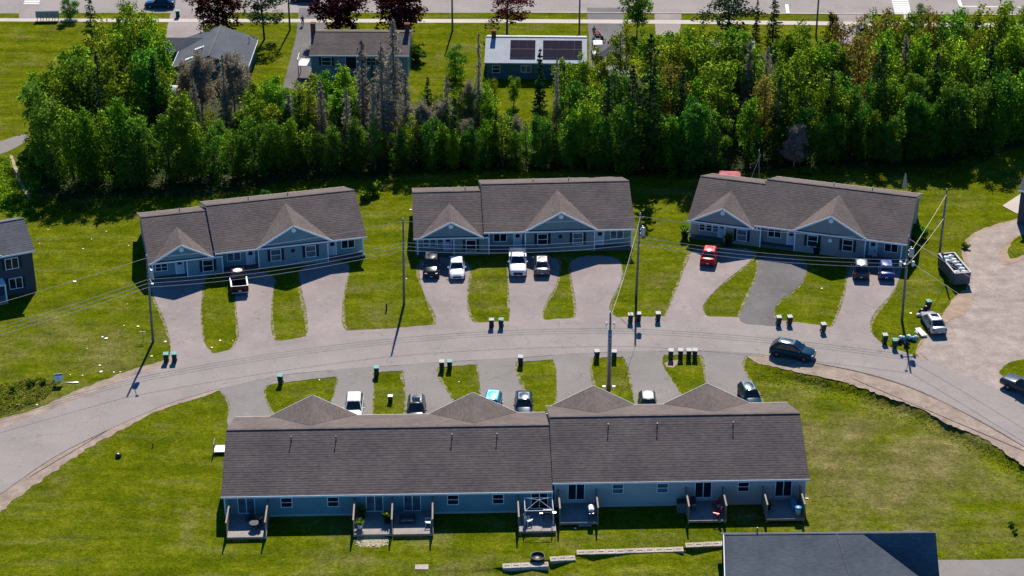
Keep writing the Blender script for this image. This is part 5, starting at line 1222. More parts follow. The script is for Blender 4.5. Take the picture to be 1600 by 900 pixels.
person("dark-clothed person standing by the red garden cart on the driveway", (928, 57), 'stand')
person("person in a pinkish top standing between the dark crossover and the porch", (1365.5, 411), 'stand', 'cloth_pink')

# ---------------------------------------------------------------- small things
def cart():
    p = G(934, 56); t = thing("garden_cart", "small red garden cart beside the standing person", "cart", (p.x, p.y, .02), .2)
    MB().b2(-.35, .35, -.5, .5, .35, .40).b2(-.35, -.31, -.5, .5, .40, .62).b2(.31, .35, -.5, .5, .40, .62).b2(-.31, .31, -.5, -.46, .40, .62).b2(-.31, .31, .46, .5, .40, .62).build("tray", M['red'], t)
    wm = MB().lathe([(.04, -.05), (.17, -.05), (.17, .05), (.04, .05)], 12, axis='X').mesh("wheel", M['tyre'])
    for sx in (-1, 1):
        for y in (-.35, .35): link("wheel", wm, t, (sx * .4, y, .17))
    MB().tube([(0, -.5, .4), (0, -1.0, .95)], .02, 6).tube([(-.15, -1.0, .95), (.15, -1.0, .95)], .02, 6).build("handle", M['darkmetal'], t)
cart()
def chair(label, pos, rz, mat='red', cat="chair", group="deck and porch chairs", z=0, s=1.0):
    t = thing("deck_chair", label, cat, pos, rz, group); t.scale = (s, s, s)
    MB().box((0, 0, .36), (.56, .55, .05), 0, .12).build("seat", M[mat], t)
    b = MB()
    for i in range(5): b.box((-.22 + i * .11, -.33, .72), (.095, .03, .78 + .06 * (2 - abs(i - 2))), 0, .28)
    b.build("backrest", M[mat], t)
    for sx in (-1, 1):
        MB().b2(sx * .34 - .06, sx * .34 + .06, -.32, .32, .56, .59).build("armrest", M[mat], t)
        MB().b2(sx * .33 - .025, sx * .33 + .025, .22, .29, 0, .555).build("leg", M[mat], t); MB().b2(sx * .33 - .025, sx * .33 + .025, -.30, -.23, 0, .555).build("leg", M[mat], t)
    return t
def onporch(H, px_, py_, z=.3): p = G(px_, py_, z); return p
chair("red slatted chair on the end porch of the blue-sided row house, nearer its door", G(533, 391, .38), h1 + math.pi); chair("red slatted chair on the end porch of the blue-sided row house, nearer the corner post", G(548.5, 389.5, .38), h1 + math.pi)
c, f = D[6]; chair("bright red chair at the front of the deck with the red chairs, facing inwards", f(.55, .20), R(70)); chair("shaded red chair nearer the wall on the deck with the red chairs", f(.6, .62), R(110))
chair("dark chair on the end deck below the first patio door", f and D[1][1](.5, .45), R(60), 'sofa'); chair("second dark chair of the end deck, nearer the patio door", D[1][1](.1, .65), R(150), 'sofa')
chair("grey chair on the deck under the canopy frame", D[4][1](-.45, .35), R(-60), 'bag'); chair("pale folding chair on the pair's second deck", D[3][1](.75, .38), R(90), 'bag')
def table(label, pos, rz, mat, r=.5):
    t = thing("patio_table", label, "table", pos, rz); MB().lathe([(r, .68), (r, .72)], 18).build("table_top", M[mat], t)
    for k in range(4): a = k * math.pi / 2 + .7; MB().tube([(r * .75 * math.cos(a), r * .75 * math.sin(a), 0), (r * .5 * math.cos(a), r * .5 * math.sin(a), .68)], .02, 6).build("leg", M['darkmetal'], t)
table("dark round patio table on the end deck", D[1][1](.35, .35), 0, 'sofa'); table("small bluish table between the red chairs", D[6][1](.72, .42), 0, 'bagblue', .28)
def sofa():
    t = thing("outdoor_sofa", "dark wicker sofa on the second deck of the adjoining pair", "sofa", D[3][1](-.3, .5), B4['an'])
    MB().b2(-.8, .8, -.35, .35, .06, .34).build("base", M['sofa'], t, False, .02); MB().b2(-.8, .8, .22, .4, .345, .8).build("backrest", M['sofa'], t, False, .03)
    for sx in (-1, 1): MB().b2(sx * .74 - .08, sx * .74 + .08, -.35, .21, .345, .58).build("armrest", M['sofa'], t, False, .02)
    for x in (-.33, .33): MB().b2(x - .31, x + .31, -.33, .2, .345, .46).build("cushion", M['p_grey'], t, False, .04)
sofa()
def bbq(label, pos, rz, cover):
    t = thing("barbecue", label, "barbecue", pos, rz, "barbecues")
    for sx in (-1, 1):
        for sy in (-1, 1): MB().b2(sx * .42 - .03, sx * .42 + .03, sy * .22 - .03, sy * .22 + .03, 0, .75).build("leg", M['darkmetal'], t)
    MB().b2(-.48, .48, -.27, .27, .75, .92).build("firebox", M['darkmetal'], t, False, .02)
    MB().prism([(-.27, .925), (.27, .925), (.25, 1.12), (.10, 1.22), (-.12, 1.22), (-.25, 1.10)], .48, -.48, 'X').build("hood", M[cover], t, False, .02)
    for sx in (-1, 1): MB().b2(sx * .66 - .17, sx * .66 + .17, -.22, .22, .86, .90).build("side_shelf", M['metal'], t)
    MB().tube([(-.35, -.30, 1.05), (.35, -.30, 1.05)], .02, 6).build("handle", M['metal'], t)
bbq("barbecue under a white cover at the side of its deck", D[5][1](.65, .28), B4['an'] + math.pi / 2, 'white'); bbq("dark barbecue on the deck with the red chairs, by its tall screen", D[6][1](-.62, .62), B4['an'] + R(90), 'darkmetal'); bbq("dark barbecue on the deck under the canopy frame", D[4][1](.6, .5), B4['an'], 'darkmetal')
def planter(label, pos, mat='concrete', leafm='leaf3', s=1.0, seed=3):
    t = thing("potted_plant", label, "potted plant", pos, 0, "potted plants"); MB().lathe([(.14 * s, 0), (.2 * s, .3 * s), (.22 * s, .32 * s), (.18 * s, .33 * s)], 12).build("pot", M[mat], t)
    r = np.random.default_rng(seed); m = MB()
    for i in range(70):
        a, e, l = r.uniform(0, 6.28), r.uniform(.2, 1.4), r.uniform(.25, .55) * s; d_ = Vector((math.cos(a) * math.cos(e), math.sin(a) * math.cos(e), math.sin(e))); b_ = Vector((0, 0, .32 * s)); sd_ = d_.cross(Vector((0, 0, 1))).normalized() * .05 * s
        m.add([b_, b_ + d_ * l * .5 + sd_, b_ + d_ * l, b_ + d_ * l * .5 - sd_], [(0, 1, 2, 3)])
    m.build("foliage", M[leafm], t); return t
planter("white-potted plant in the corner of the first deck of the adjoining pair", D[2][1](-.68, .28), 'white', s=1.5); planter("dark leafy plant by the wall of the first adjoining deck", D[2][1](-.6, .75), 'shutter', s=1.9, seed=5); planter("leafy plant beside the dividing screen of the adjoining decks", D[2][1](.7, .5), 'shutter', s=1.8, seed=8)
planter("dark pot at the wall of the last deck", D[7][1](-.75, .5), 'shutter', s=1.2, seed=9)
for i, (x, y, lab) in enumerate(((419, 403, "first shrub below the wide gable of the blue-sided row house"), (414, 413, "dark shrub at the porch edge of the blue-sided row house"), (497, 400, "shrub beside the end porch of the blue-sided row house"), (1276, 396, "shrub below the wide gable of the taupe-sided row house"), (1138, 385, "dark shrub beside the taupe-sided row house's first porch"), (1070, 372, "shrub at the wall end of the taupe-sided row house"))):
    planter(lab, G(x, y, .02), 'shutter', s=2.6, seed=20 + i)
# canopy frame over deck 4
def canopy_frame():
    c, f = D[4]; p = f(.12, .55); t = thing("canopy_frame", "bare white metal canopy frame standing on a deck, its cover removed", "canopy frame", p, B4['an'])
    w, d, h = 1.42, 1.2, 1.75
    for sx in (-1, 1):
        for sy in (-1, 1): MB().tube([(sx * w, sy * d, 0 if sy > 0 else 0), (sx * w, sy * d, h)], .035, 8).build("post", M['whitemetal'], t)
    for sx in (-1, 1): MB().tube([(sx * w, -d, h), (sx * w, d, h)], .03, 8).build("side_beam", M['whitemetal'], t)
    for sy in (-1, 1): MB().tube([(-w, sy * d, h), (w, sy * d, h)], .033, 8).build("end_beam", M['whitemetal'], t)
    for sx in (-1, 1):
        for sy in (-1, 1): MB().tube([(sx * w, sy * d, h), (0, 0, h + .55)], .02, 6).build("rafter", M['whitemetal'], t)
canopy_frame()
def tall_bin():
    t = thing("storage_tub", "bright blue-lidded tub on the last deck's front corner", "tub", D[7][1](.72, .2), 0)
    MB().lathe([(.28, 0), (.33, .75), (.34, .78)], 16).build("tub", M['bag'], t, True); MB().lathe([(.36, .785), (.37, .86), (.30, .92), (.02, .94)], 16).build("lid", M['bin_blue'], t, True)
tall_bin()
def lounger(label, pos, rz, mat):
    t = thing("folded_cover", label, "cover", pos, rz); MB().b2(-.35, .35, -.9, .9, .1, .45).build("bench", M[mat], t, False, .05); MB().box((0, .1, .52), (.5, 1.5, .1), 0, .06).build("cushion", M[mat], t, False, .03)
lounger("blue covered bench along the screen of the last deck", D[7][1](.62, .62), B4['an'], 'bagblue')
def cabinet(label, p, rz, body, lid, w=.8, d=.7, h=1.15, name="storage_box"):
    t = thing(name, label, "storage box", p, rz); MB().b2(-w / 2, w / 2, -d / 2, d / 2, 0, h).build("box", M[body], t, False, .03); MB().b2(-w / 2 - .03, w / 2 + .03, -d / 2 - .03, d / 2 + .03, h + .003, h + .09).build("lid", M[lid], t, False, .02)
    for sx in (-1, 1): MB().lathe([(.02, -.02), (.05, 0), (.02, .02)], 8, (sx * w * .2, -d / 2 - .02, h * .7), 'Y').build("latch", M['metal'], t)
p = G(1064, 799); cabinet("grey-blue storage box with black lid beside the red chairs' deck", (p.x, p.y, 0), B4['an'], 'p_grey', 'black_plastic', .9, .8, 1.2)
p = G(610, 628); cabinet("small dark utility box with a pale top on an inner grass island", (p.x, p.y, .0), 0, 'bin_black', 'white', .5, .45, .75, "utility_box")
p = G(604, 484.5); t = thing("ground_post", "short dark post on the lawn beside the plain wooden pole", "post", p); MB().lathe([(.10, 0), (.09, .9), (.05, .96)], 10).build("shaft", M['bin_black'], t); MB().lathe([(.115, .7), (.115, .76)], 10).build("band", M['shutter'], t)
# yard sign
def yard_sign():
    p = G(93, 600); t = thing("yard_sign", "white and blue yard sign on the rough lawn beside the lower street", "sign", p, R(12))
    for sx in (-1, 1): MB().b2(sx * .42 - .03, sx * .42 + .03, -.03, .03, 0, 1.35).build("post", M['trim'], t)
    b = MB().b2(-.5, .5, -.06, -.035, .45, 1.38).build("board", M['white'], t)
    MB().b2(-.48, .48, -.068, -.063, 1.12, 1.36).build("header_band", M['bagblue'], b); MB().b2(-.30, .05, -.068, -.063, .62, .98).build("printed_panel", M['bag'], b)
yard_sign()
def stake(label, p, h=1.2): t = thing("marker_stake", label, "stake", p); MB().b2(-.03, .03, -.03, .03, 0, h).build("shaft", M['fence'], t); MB().b2(-.35, .35, -.02, .02, h - .1, h).build("crosspiece", M['white'], t)
stake("thin stake with a white crosspiece on the littered lawn", G(224, 533), 1.3)
# dumpster with bags
def dumpster():
    a = G(1489, 446); b = G(1515.5, 447.5); f_ = G(1486, 408, 0); L = 5.6; d = (b - a); an = math.atan2(d.y, d.x); W = d.length
    an = R(10); c = (a + b) / 2
    t = thing("open_dumpster", "long open-topped grey dumpster filled with pale bags at the edge of the gravel", "dumpster", (c.x, c.y + .0, .045), an); h = 1.75; w = W / 2 * .97
    MB().b2(-w + .1, w - .1, .1, L - .1, .18, .26).build("floor", M['darkmetal'], t)
    for sx in (-1, 1): MB().b2(sx * w - .05, sx * w + .05, 0, L, .18, h).build("side_wall", M['dumpster'], t)
    for y in (0.0, L): MB().b2(-w + .052, w - .052, y - .05, y + .05, .18, h).build("end_wall", M['dumpster'], t)
    for sx in (-1, 1): MB().b2(sx * w - .10, sx * w + .10, -.06, L + .06, h + .003, h + .09).build("rim", M['lid'], t)
    for y in (0, L): MB().b2(-w + .11, w - .11, y - .09, y + .09, h + .003, h + .088).build("rim", M['lid'], t)
    rb = MB()
    for k in range(7): rb.b2(-w - .10, -w - .052, .3 + k * .8, .42 + k * .8, .2, h - .02).b2(w + .052, w + .10, .3 + k * .8, .42 + k * .8, .2, h - .02)
    rb.build("rib", M['dumpster'], t)
    for sx in (-.6, .6): MB().b2(sx - .1, sx + .1, -.02, L, 0, .17).build("skid", M['darkmetal'], t)
    ux, uy = Vector((math.cos(an), math.sin(an), 0)), Vector((-math.sin(an), math.cos(an), 0)); r = np.random.default_rng(4); k = 0
    names = ["nearest the gate end", "second from the gate end", "pressed against the long wall", "in the middle beside the dark gap", "next to the dark gap", "on the far half of the row", "second from the far end", "in the far corner", "tucked at the far end wall"]
    for (x, y) in ((-.55, .75), (.5, .65), (.6, 1.6), (.55, 2.5), (.4, 3.4), (-.5, 3.9), (.5, 4.3), (-.45, 4.9), (.35, 5.1)):
        bagm = lumpy(.52, .36, .30, 40 + k); o = bagm.build("rubbish_bag", M['bag'], None, True); q = Vector((c.x, c.y, 0)) + ux * x + uy * y; o.location = (q.x, q.y, 1.42 + r.uniform(-.1, .1)); o.rotation_euler = (0, 0, an + r.uniform(-.4, .4))
        tag(o, "pale bag in the open dumpster, " + names[k], "bag", "bags in the dumpster"); k += 1
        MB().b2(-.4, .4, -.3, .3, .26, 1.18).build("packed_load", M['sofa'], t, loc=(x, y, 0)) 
def lumpy(a, b, c, seed, n=12, m=8):
    r = np.random.default_rng(seed); mb = MB(); vs_ = [(0, 0, c * 1.0)]; ph = r.uniform(0, 6.28, 6)
    for i in range(1, m):
        th = math.pi * i / m
        for j in range(n):
            t = 2 * math.pi * j / n; k = 1 + .12 * math.sin(3 * t + ph[0] + th) + .10 * math.sin(5 * t + ph[1]) * math.sin(th) + r.uniform(-.06, .06)
            vs_.append((a * math.sin(th) * math.cos(t) * k, b * math.sin(th) * math.sin(t) * k, max(-c, c * math.cos(th) * (1 + .1 * math.sin(4 * t + ph[2])))))
    vs_.append((0, 0, -c)); fs = [(0, 1 + j, 1 + (j + 1) % n) for j in range(n)]
    for i in range(m - 2):
        for j in range(n): a0 = 1 + i * n; fs.append((a0 + j, a0 + n + j, a0 + n + (j + 1) % n, a0 + (j + 1) % n))
    a0 = 1 + (m - 2) * n; fs += [(a0 + (j + 1) % n, a0 + j, len(vs_) - 1) for j in range(n)]
    return mb.add(vs_, fs)
dumpster()
# junk by the corner pole and near the silver car
JUNK = [(1404, 536, .42, .32, .30, 'bagblack', "black bag at the pole side of the corner junk pile"), (1412, 533, .40, .34, .34, 'bagblue', "bluish bag in the middle of the corner junk pile"), (1420, 530, .42, .3, .3, 'bag', "pale bag at the back of the corner junk pile"), (1427, 532, .38, .30, .28, 'bagblue', "bluish bundle at the outer end of the corner junk pile"), (1416, 541, .40, .36, .30, 'bagblack', "dark bag nearest the street in the corner junk pile"), (1407, 529, .25, .25, .2, 'white', "small white bundle on the corner junk pile"), (1431, 528, .3, .15, .15, 'white', "white scrap bundle beside the leaning board")]
for i, (x, y, a, b_, c_, m, lab) in enumerate(JUNK):
    o = lumpy(a, b_, c_, 60 + i).build("rubbish_bag", M[m], None, True); p = G(x, y); o.location = (p.x, p.y, c_ * .9 + .03); o.rotation_euler = (0, 0, i); tag(o, lab, "bag", "junk pile on the street corner")
for i, (x, y, lab) in enumerate(((1440, 492, "black bag lying ahead of the silver sedan, nearest its bumper"), (1446.5, 487, "black bag ahead of the silver sedan, next to the bin"))):
    o = lumpy(.42, .38, .42, 70 + i).build("rubbish_bag", M['bagblack'], None, True); p = G(x, y); o.location = (p.x, p.y, .40); tag(o, lab, "bag", "bags ahead of the silver sedan")
for i, (x, y, lab) in enumerate(((1435, 494, "white bag at the outer side of the black bags"), (1451, 489, "small white bag between the bin and the black bags"))):
    o = lumpy(.28, .25, .2, 75 + i).build("rubbish_bag", M['white'], None, True); p = G(x, y); o.location = (p.x, p.y, .2); tag(o, lab, "bag", "bags ahead of the silver sedan")
p = G(1439, 521); t = thing("discarded_mattress", "narrow white mattress lying on the grass beside the silver sedan", "mattress", (p.x, p.y, .05), R(14)); MB().b2(-.36, .36, -1.0, 1.0, 0, .22).build("pad", M['white'], t, False, .06); MB().b2(-.365, .365, -1.005, 1.005, .10, .13).build("piping", M['lid'], t)
t = thing("broken_chair", "tangle of pale chair legs on the corner junk pile", "chair", G(1432, 523, .03), .6); MB().box((0, 0, .42), (.45, .45, .04), .3, .5).build("seat", M['bag'], t)
for k in range(4): MB().tube([(.18 * (-1) ** k, .18 * (1 if k < 2 else -1), .42), (.3 * (-1) ** k, .34 * (1 if k < 2 else -1), .02)], .02, 6).build("leg", M['whitemetal'], t)
# litter on the lawns
LIT = [(199, 475.5, .10), (194, 509, .12), (215.5, 510.5, .22), (166, 529.5, .30), (160, 527, .2), (237, 557, .2), (258.5, 534.5, .25), (156, 571.5, .2), (158, 581.5, .28), (178, 582, .16), (188, 581.5, .14), (344, 532.5, .2), (364, 532.5, .1), (331, 543.5, .18), (116.5, 440.5, .35), (130, 389, .16), (143, 374, .12), (62, 381, .12), (166, 362, .12), (75, 359, .12), (201, 384, .14), (635, 436, .15), (641.5, 328, .22), (110, 586, .12), (129, 587, .14), (58, 633, .2), (136, 545, .1), (28, 633, .22), (499, 594, .14), (1284, 451, .18), (1423, 490, .25), (717, 597, .12), (1248, 795, .3), (899, 826, .2)]
wm_ = []
for i in range(3):
    wm_.append(lumpy(1, .8, .16, 90 + i, 9, 5).mesh("litter_scrap", M['white']))
LMK = [(229, 520, "the lamp pole"), (93, 592, "the yard sign"), (290, 520, "the first driveway"), (342, 500, "the first outer grass strip"), (30, 450, "the dark two-storey house"), (120, 360, "the tree shadows"), (210, 370, "the blue-sided house's end wall"), (631, 430, "the plain lawn pole"), (500, 600, "the first inner island"), (717, 597, "the third inner island"), (1284, 451, "the dark driveway"), (1423, 490, "the crossarm pole"), (1248, 795, "the last deck"), (899, 826, "the covered barbecue's deck"), (640, 328, "the sage-sided house's roof corner"), (30, 633, "the gravel shoulder"), (224, 533, "the marker stake")]
seen_ = set()
for i, (x, y, s) in enumerate(LIT):
    p = G(x, y); o = link("litter_scrap", wm_[i % 3], None, (p.x, p.y, .16 * s + .03)); s *= .8; o.scale = (s, s, s); o.rotation_euler = (0, 0, i * 1.3)
    m = min(LMK, key=lambda q: math.hypot(q[0] - x, q[1] - y)); sz = "tiny" if s < .104 else "small" if s < .152 else "large"
    side = "below" if y > m[1] + 12 else "above" if y < m[1] - 12 else "left of" if x < m[0] - 6 else "right of" if x > m[0] + 6 else "beside"
    for pre in ("", "crumpled ", "outer ", "lower "):
        lab = "%s%s pale litter scrap on the lawn, %s %s" % (pre, sz, side, m[2])
        if lab not in seen_: break
    seen_.add(lab); tag(o, lab, "litter", "scraps of litter on the lawns")
p = G(115, 598); t = MB().prism([(-1.0, -.06), (-.2, .0), (.3, .16), (.55, .1), (.6, -.14), (-.1, -.16)], .07, 0, 'Z').build("torn_sheet", M['white'], None, loc=(p.x, p.y, .03)); tag(t, "long torn white strip on the rough lawn beside the yard sign", "litter")
p = G(185, 714); t = thing("utility_cover", "black and white ball-like pipe cap on the wide lawn near the street curve", "pipe cap", p); MB().lathe([(.30, 0), (.34, .16), (.26, .34), (.1, .42)], 12).build("cap", M['bagblack'], t, True); MB().lathe([(.1, .425), (.11, .44), (.06, .46)], 10).build("plug", M['white'], t)
p = G(239, 697.5); t = thing("valve_marker", "small green valve marker on the wide lawn", "marker", p); MB().lathe([(.06, 0), (.06, .45), (.03, .5)], 8).build("shaft", M['bin_green'], t); MB().lathe([(.08, .3), (.08, .34)], 8).build("collar", M['lid_green'], t)
p = G(659, 886.5); t = MB().b2(-.66, .66, -.42, .42, 0, .07).build("stepping_slab", M['block'], None, False, .015, (p.x, p.y, -.0)); tag(t, "single pale concrete slab lying on the lower lawn", "slab")
def firepit():
    p = G(840, 874, 0); t = thing("fire_pit", "black round-cornered tub standing behind the lowest block wall", "tub", p, 0); MB().lathe([(.55, 0), (.72, .25), (.75, .42), (.70, .45), (.66, .40), (.55, .2)], 18).build("bowl", M['black_plastic'], t, True); MB().lathe([(.3, .0), (.42, .02)], 12).build("base_ring", M['darkmetal'], t)
firepit()
p = G(914, 822.5); t = thing("deck_step", "pale loose step lying in front of the deck with the covered barbecue", "step", (p.x, p.y, 0), B4['an'] + .04); MB().b2(-.65, .65, -.2, .2, .16, .22).build("tread", M['lid'], t); MB().b2(-.6, -.54, -.18, .18, 0, .158).b2(.54, .6, -.18, .18, 0, .158).build("support", M['fence'], t)
p = G(1258, 779); t = MB().box((0, 0, .05), (.7, .12, .05), -.2).build("loose_board", M['white'], None, loc=(p.x, p.y, 0)); tag(t, "short white board on the grass beyond the last deck", "board")
# straw patch
sm = MB(); r = np.random.default_rng(11)
for i in range(1400):
    u, v = r.normal(0, .40), r.normal(0, .40)
    if u * u + v * v > .9: continue
    p = G(582, 846); a = r.uniform(0, 3.14); l = r.uniform(.08, .2); z = r.uniform(.02, .07); dx, dy = math.cos(a) * l, math.sin(a) * l; x, y = p.x + u * 2.0, p.y + v * 1.2
    sm.add([(x - dx, y - dy, z), (x + dy * .25, y - dx * .25, z + .02), (x + dx, y + dy, z), (x - dy * .25, y + dx * .25, z + .01)], [(0, 1, 2, 3)])
tag(sm.build("straw_patch", M['straw']), "patch of pale straw on the grass before the adjoining decks", "straw", kind="stuff")
# mail cabinets
def mail():
    p = G(75, 32); t = thing("mail_cabinet", "row of grey community mail cabinets on thin legs beside the crosswalk", "mailbox", (p.x, p.y, .03), R(3))
    for k in range(4):
        x = -1.45 + k * .97; m = MB(); m.b2(x - .46, x + .46, -.25, .25, .55, 1.65); o = m.build("cabinet", M['p_grey'], t, False, .02)
        for xx in (-.28, .28): MB().b2(x + xx - .05, x + xx + .05, -.1, .1, 0, .548).build("leg", M['metal'], t)
        dm = MB()
        for i in range(3):
            for j in range(4): dm.b2(x - .42 + i * .28 + .01, x - .42 + i * .28 + .27, -.262, -.252, .62 + j * .25, .84 + j * .25)
        dm.build("locker_door", M['metal'], o)
mail()
# leaning board behind the taupe house (pointed pale panel)
p = G(1412, 303); t = thing("closed_parasol", "pale closed parasol standing behind the taupe-sided row house", "parasol", p); MB().lathe([(.30, .9), (.34, 1.2), (.22, 2.2), (.03, 3.1)], 10).build("canopy", M['lid'], t, True); MB().lathe([(.03, 0), (.03, .9)], 8).build("pole", M['metal'], t); MB().lathe([(.28, 0), (.28, .08)], 12).build("base", M['concrete'], t)
# furniture near the small canopy
for x, y, lab in ((952, 76, "dark chair left of the small grey canopy"), (959, 70, "dark chair behind the small grey canopy"), (968, 76, "dark chair right of the small grey canopy"), (942, 65, "small dark stool on the driveway ahead of the white car")): chair(lab, G(x, y, .02), x, 'sofa', group="dark chairs on the far driveway")
# garden pieces at porches
for x, y, lab, m in ((238, 426, "white garden bag beside the first porch of the blue-sided row house", 'white'), (249.5, 424.5, "maroon bin bag on the first porch of the blue-sided row house", 'p_maroon'), (563, 396, "white garden sack at the end corner of the blue-sided row house", 'white')):
    o = lumpy(.5 if m == 'white' and x < 250 else .35, .4, .4, int(x)).build("garden_sack", M[m], None, True); p = G(x, y); o.location = (p.x, p.y, .40); tag(o, lab, "sack", "garden sacks")
# ---------------------------------------------------------------- trees
def quads_mesh(name, C, N, size, mat, r, aspect=1.0):
    """one leaf-sized quad per centre C, facing roughly N"""
    n = len(C); N = N / (np.linalg.norm(N, axis=1, keepdims=True) + 1e-9)
    a = np.cross(N, r.normal(0, 1, (n, 3))); a /= (np.linalg.norm(a, axis=1, keepdims=True) + 1e-9); b = np.cross(N, a)
    s = (size * r.uniform(.65, 1.35, (n, 1)))
    P = np.stack([C - a * s * aspect, C - b * s * .62, C + a * s * aspect, C + b * s * .62], 1).reshape(-1, 3)
    me = bpy.data.meshes.new(name); me.vertices.add(4 * n); me.vertices.foreach_set("co", P.astype(np.float32).ravel())
    me.loops.add(4 * n); me.loops.foreach_set("vertex_index", np.arange(4 * n, dtype=np.int32)); me.polygons.add(n)
    me.polygons.foreach_set("loop_start", np.arange(0, 4 * n, 4, dtype=np.int32)); me.update(calc_edges=True); me.materials.append(mat); return me
def limbs(mb, H, r, rad, tips, lean=.02):
    mb.tube([(0, 0, -.2), (lean * H * .3, 0, H * .35), (lean * H, lean * H * .5, H * .72), (lean * H, 0, H * .93)], rad, 7, .03)
    for t in tips:
        z0 = max(H * .18, t[2] * r.uniform(.5, .75)); st = Vector((lean * z0, 0, z0)); e = Vector(t)
        mb.tube([st, st * .5 + e * .5 + Vector((0, 0, -.25)), e], rad * .38, 5, .015, cap=False)
def deciduous(seed, H=10, W=2.3, slim=1.0, base=.22, nl=11, mat='leaf', dens=1.0, leaf=.15):
    r = np.random.default_rng(seed); lobes = []
    for i in range(nl):
        f = (i + .5) / nl; z = H * (base + (1 - base) * f * .90); rad = W * (1.15 * math.sin(math.pi * min(1, .14 + f * .74)) ** .7)
        for k in range(2 if f < .85 else 1):
            a = i * 2.4 + k * 3.3 + r.uniform(-.5, .5); d = rad * r.uniform(.25, .72)
            lobes.append((d * math.cos(a), d * math.sin(a), z + r.uniform(-.4, .4), r.uniform(.75, 1.15) * (W * .42) * (1.05 - .22 * f), r.uniform(1.1, 1.7) * slim))
    C = []; N = []
    for (x, y, z, q, st) in lobes:
        nclus = int(24 * dens)
        d = r.normal(0, 1, (nclus, 3)); d /= np.linalg.norm(d, axis=1, keepdims=True); d[:, 2] = np.where(d[:, 2] < -.4, -d[:, 2], d[:, 2])
        cc = np.array([x, y, z]) + d * np.array([q, q, q * st]) * r.uniform(.55, 1.08, (nclus, 1))
        keep = r.uniform(0, 1, nclus) > .2; cc = cc[keep]; d = d[keep]
        m = 11
        L = np.repeat(cc, m, 0) + r.normal(0, .22, (len(cc) * m, 3)) * np.array([1, 1, 1.25])
        C.append(L); N.append(np.repeat(d, m, 0) * .55 + r.normal(0, .55, L.shape) + np.array([0, .15, .55]))
    C = np.concatenate(C); N = np.concatenate(N)
    cr = quads_mesh("crown", C, N, leaf, M[mat], r)
    tb = MB(); limbs(tb, H, r, .16, [(l[0], l[1], l[2]) for l in lobes[::2]]); return tb.mesh("trunk", M['bark']), cr
def spruce(seed, H=12, W=1.9, mat='needle', bare=.08, dens=1.0, dead=False):
    r = np.random.default_rng(seed); tb = MB(); tb.tube([(0, 0, -.2), (0, 0, H * .5), (0, 0, H)], .19, 7, .03); C = []; N = []
    z = H * bare
    while z < H * .985:
        f = (z - H * bare) / (H * (1 - bare)); R_ = W * (1 - f) ** .75 * r.uniform(.7, 1.1) + .12
        nb = max(4, int(9 * (1 - f * .5)))
        for k in range(nb):
            a = r.uniform(0, 6.28); l = R_ * r.uniform(.55, 1.12); droop = (.28 if not dead else .38) * r.uniform(.4, 1.3)
            ex, ey, ez = math.cos(a) * l, math.sin(a) * l, z - l * droop
            if dead: tb.tube([(0, 0, z), (ex * .5, ey * .5, z - l * droop * .35), (ex, ey, ez)], .022, 3, .006, cap=False)
            n = int((13 if not dead else 17) * dens * max(.35, l / W) * 1.5)
            u = r.uniform(.12, 1.0, n) ** .8; sp = .18 * l * (1.0 - .5 * u) + .04; sid = r.normal(0, 1, n) * sp
            px_ = u * ex - math.sin(a) * sid; py_ = u * ey + math.cos(a) * sid; pz_ = z + (ez - z) * u ** 1.3 + r.normal(0, .05, n) - (r.uniform(0, .22, n) if dead else 0)
            C.append(np.stack([px_, py_, pz_], 1)); N.append(r.normal(0, .5, (n, 3)) + np.array([0, 0, 1.0 if not dead else .1]))
        z += H / (30 if not dead else 34) * r.uniform(.8, 1.2)
    C = np.concatenate(C); N = np.concatenate(N)
    cr = quads_mesh("crown", C, N, .17 if not dead else .10, M[mat], r, 1.25 if not dead else 2.0)
    return tb.mesh("trunk", M['bark' if not dead else 'deadbark']), cr
def bare_tree(seed, H=9, W=2.6, mat='twig'):
    r = np.random.default_rng(seed); tb = MB(); tb.tube([(0, 0, -.2), (.1, 0, H * .4), (.05, .1, H * .95)], .15, 7, .03); C = []; N = []
    for i in range(46):
        f = r.uniform(.16, .97); z0 = H * f; a = r.uniform(0, 6.28); l = W * (1 - f * .65) * r.uniform(.5, 1.05); e = Vector((math.cos(a) * l, math.sin(a) * l, z0 + l * r.uniform(.25, .8)))
        tb.tube([(0, 0, z0), Vector((0, 0, z0)) * .45 + e * .55 + Vector((0, 0, -.1)), e], .035, 4, .008, cap=False)
        n = 210; u = r.uniform(.2, 1.1, n)[:, None]; C.append(np.array([0, 0, z0]) * (1 - u) + np.array(e) * u + r.normal(0, .28, (n, 3))); N.append(r.normal(0, 1, (n, 3)))
    return tb.mesh("trunk", M['deadbark']), quads_mesh("crown", np.concatenate(C), np.concatenate(N), .075, M[mat], r, 2.2)
def bush(seed, W=1.2, H=1.6, mat='leaf3'):
    r = np.random.default_rng(seed); C = []; N = []
    for i in range(16):
        a = r.uniform(0, 6.28); d = W * r.uniform(0, .75); c = np.array([d * math.cos(a), d * math.sin(a), H * r.uniform(.25, .75)]); n = 95
        dd = r.normal(0, 1, (n, 3)); dd /= np.linalg.norm(dd, axis=1, keepdims=True); C.append(c + dd * np.array([.5, .5, .5]) * W * r.uniform(.3, .9, (n, 1)) * .8); N.append(dd + r.normal(0, .5, (n, 3)) + np.array([0, 0, .3]))
    C = np.concatenate(C); C[:, 2] = np.abs(C[:, 2]) + .03; tb = MB()
    for i in range(5): a = i * 1.3; tb.tube([(0, 0, -.05), (math.cos(a) * W * .5, math.sin(a) * W * .5, H * .6)], .03, 5, .01)
    return tb.mesh("trunk", M['bark']), quads_mesh("crown", C, np.concatenate(N), .13, M[mat], r)
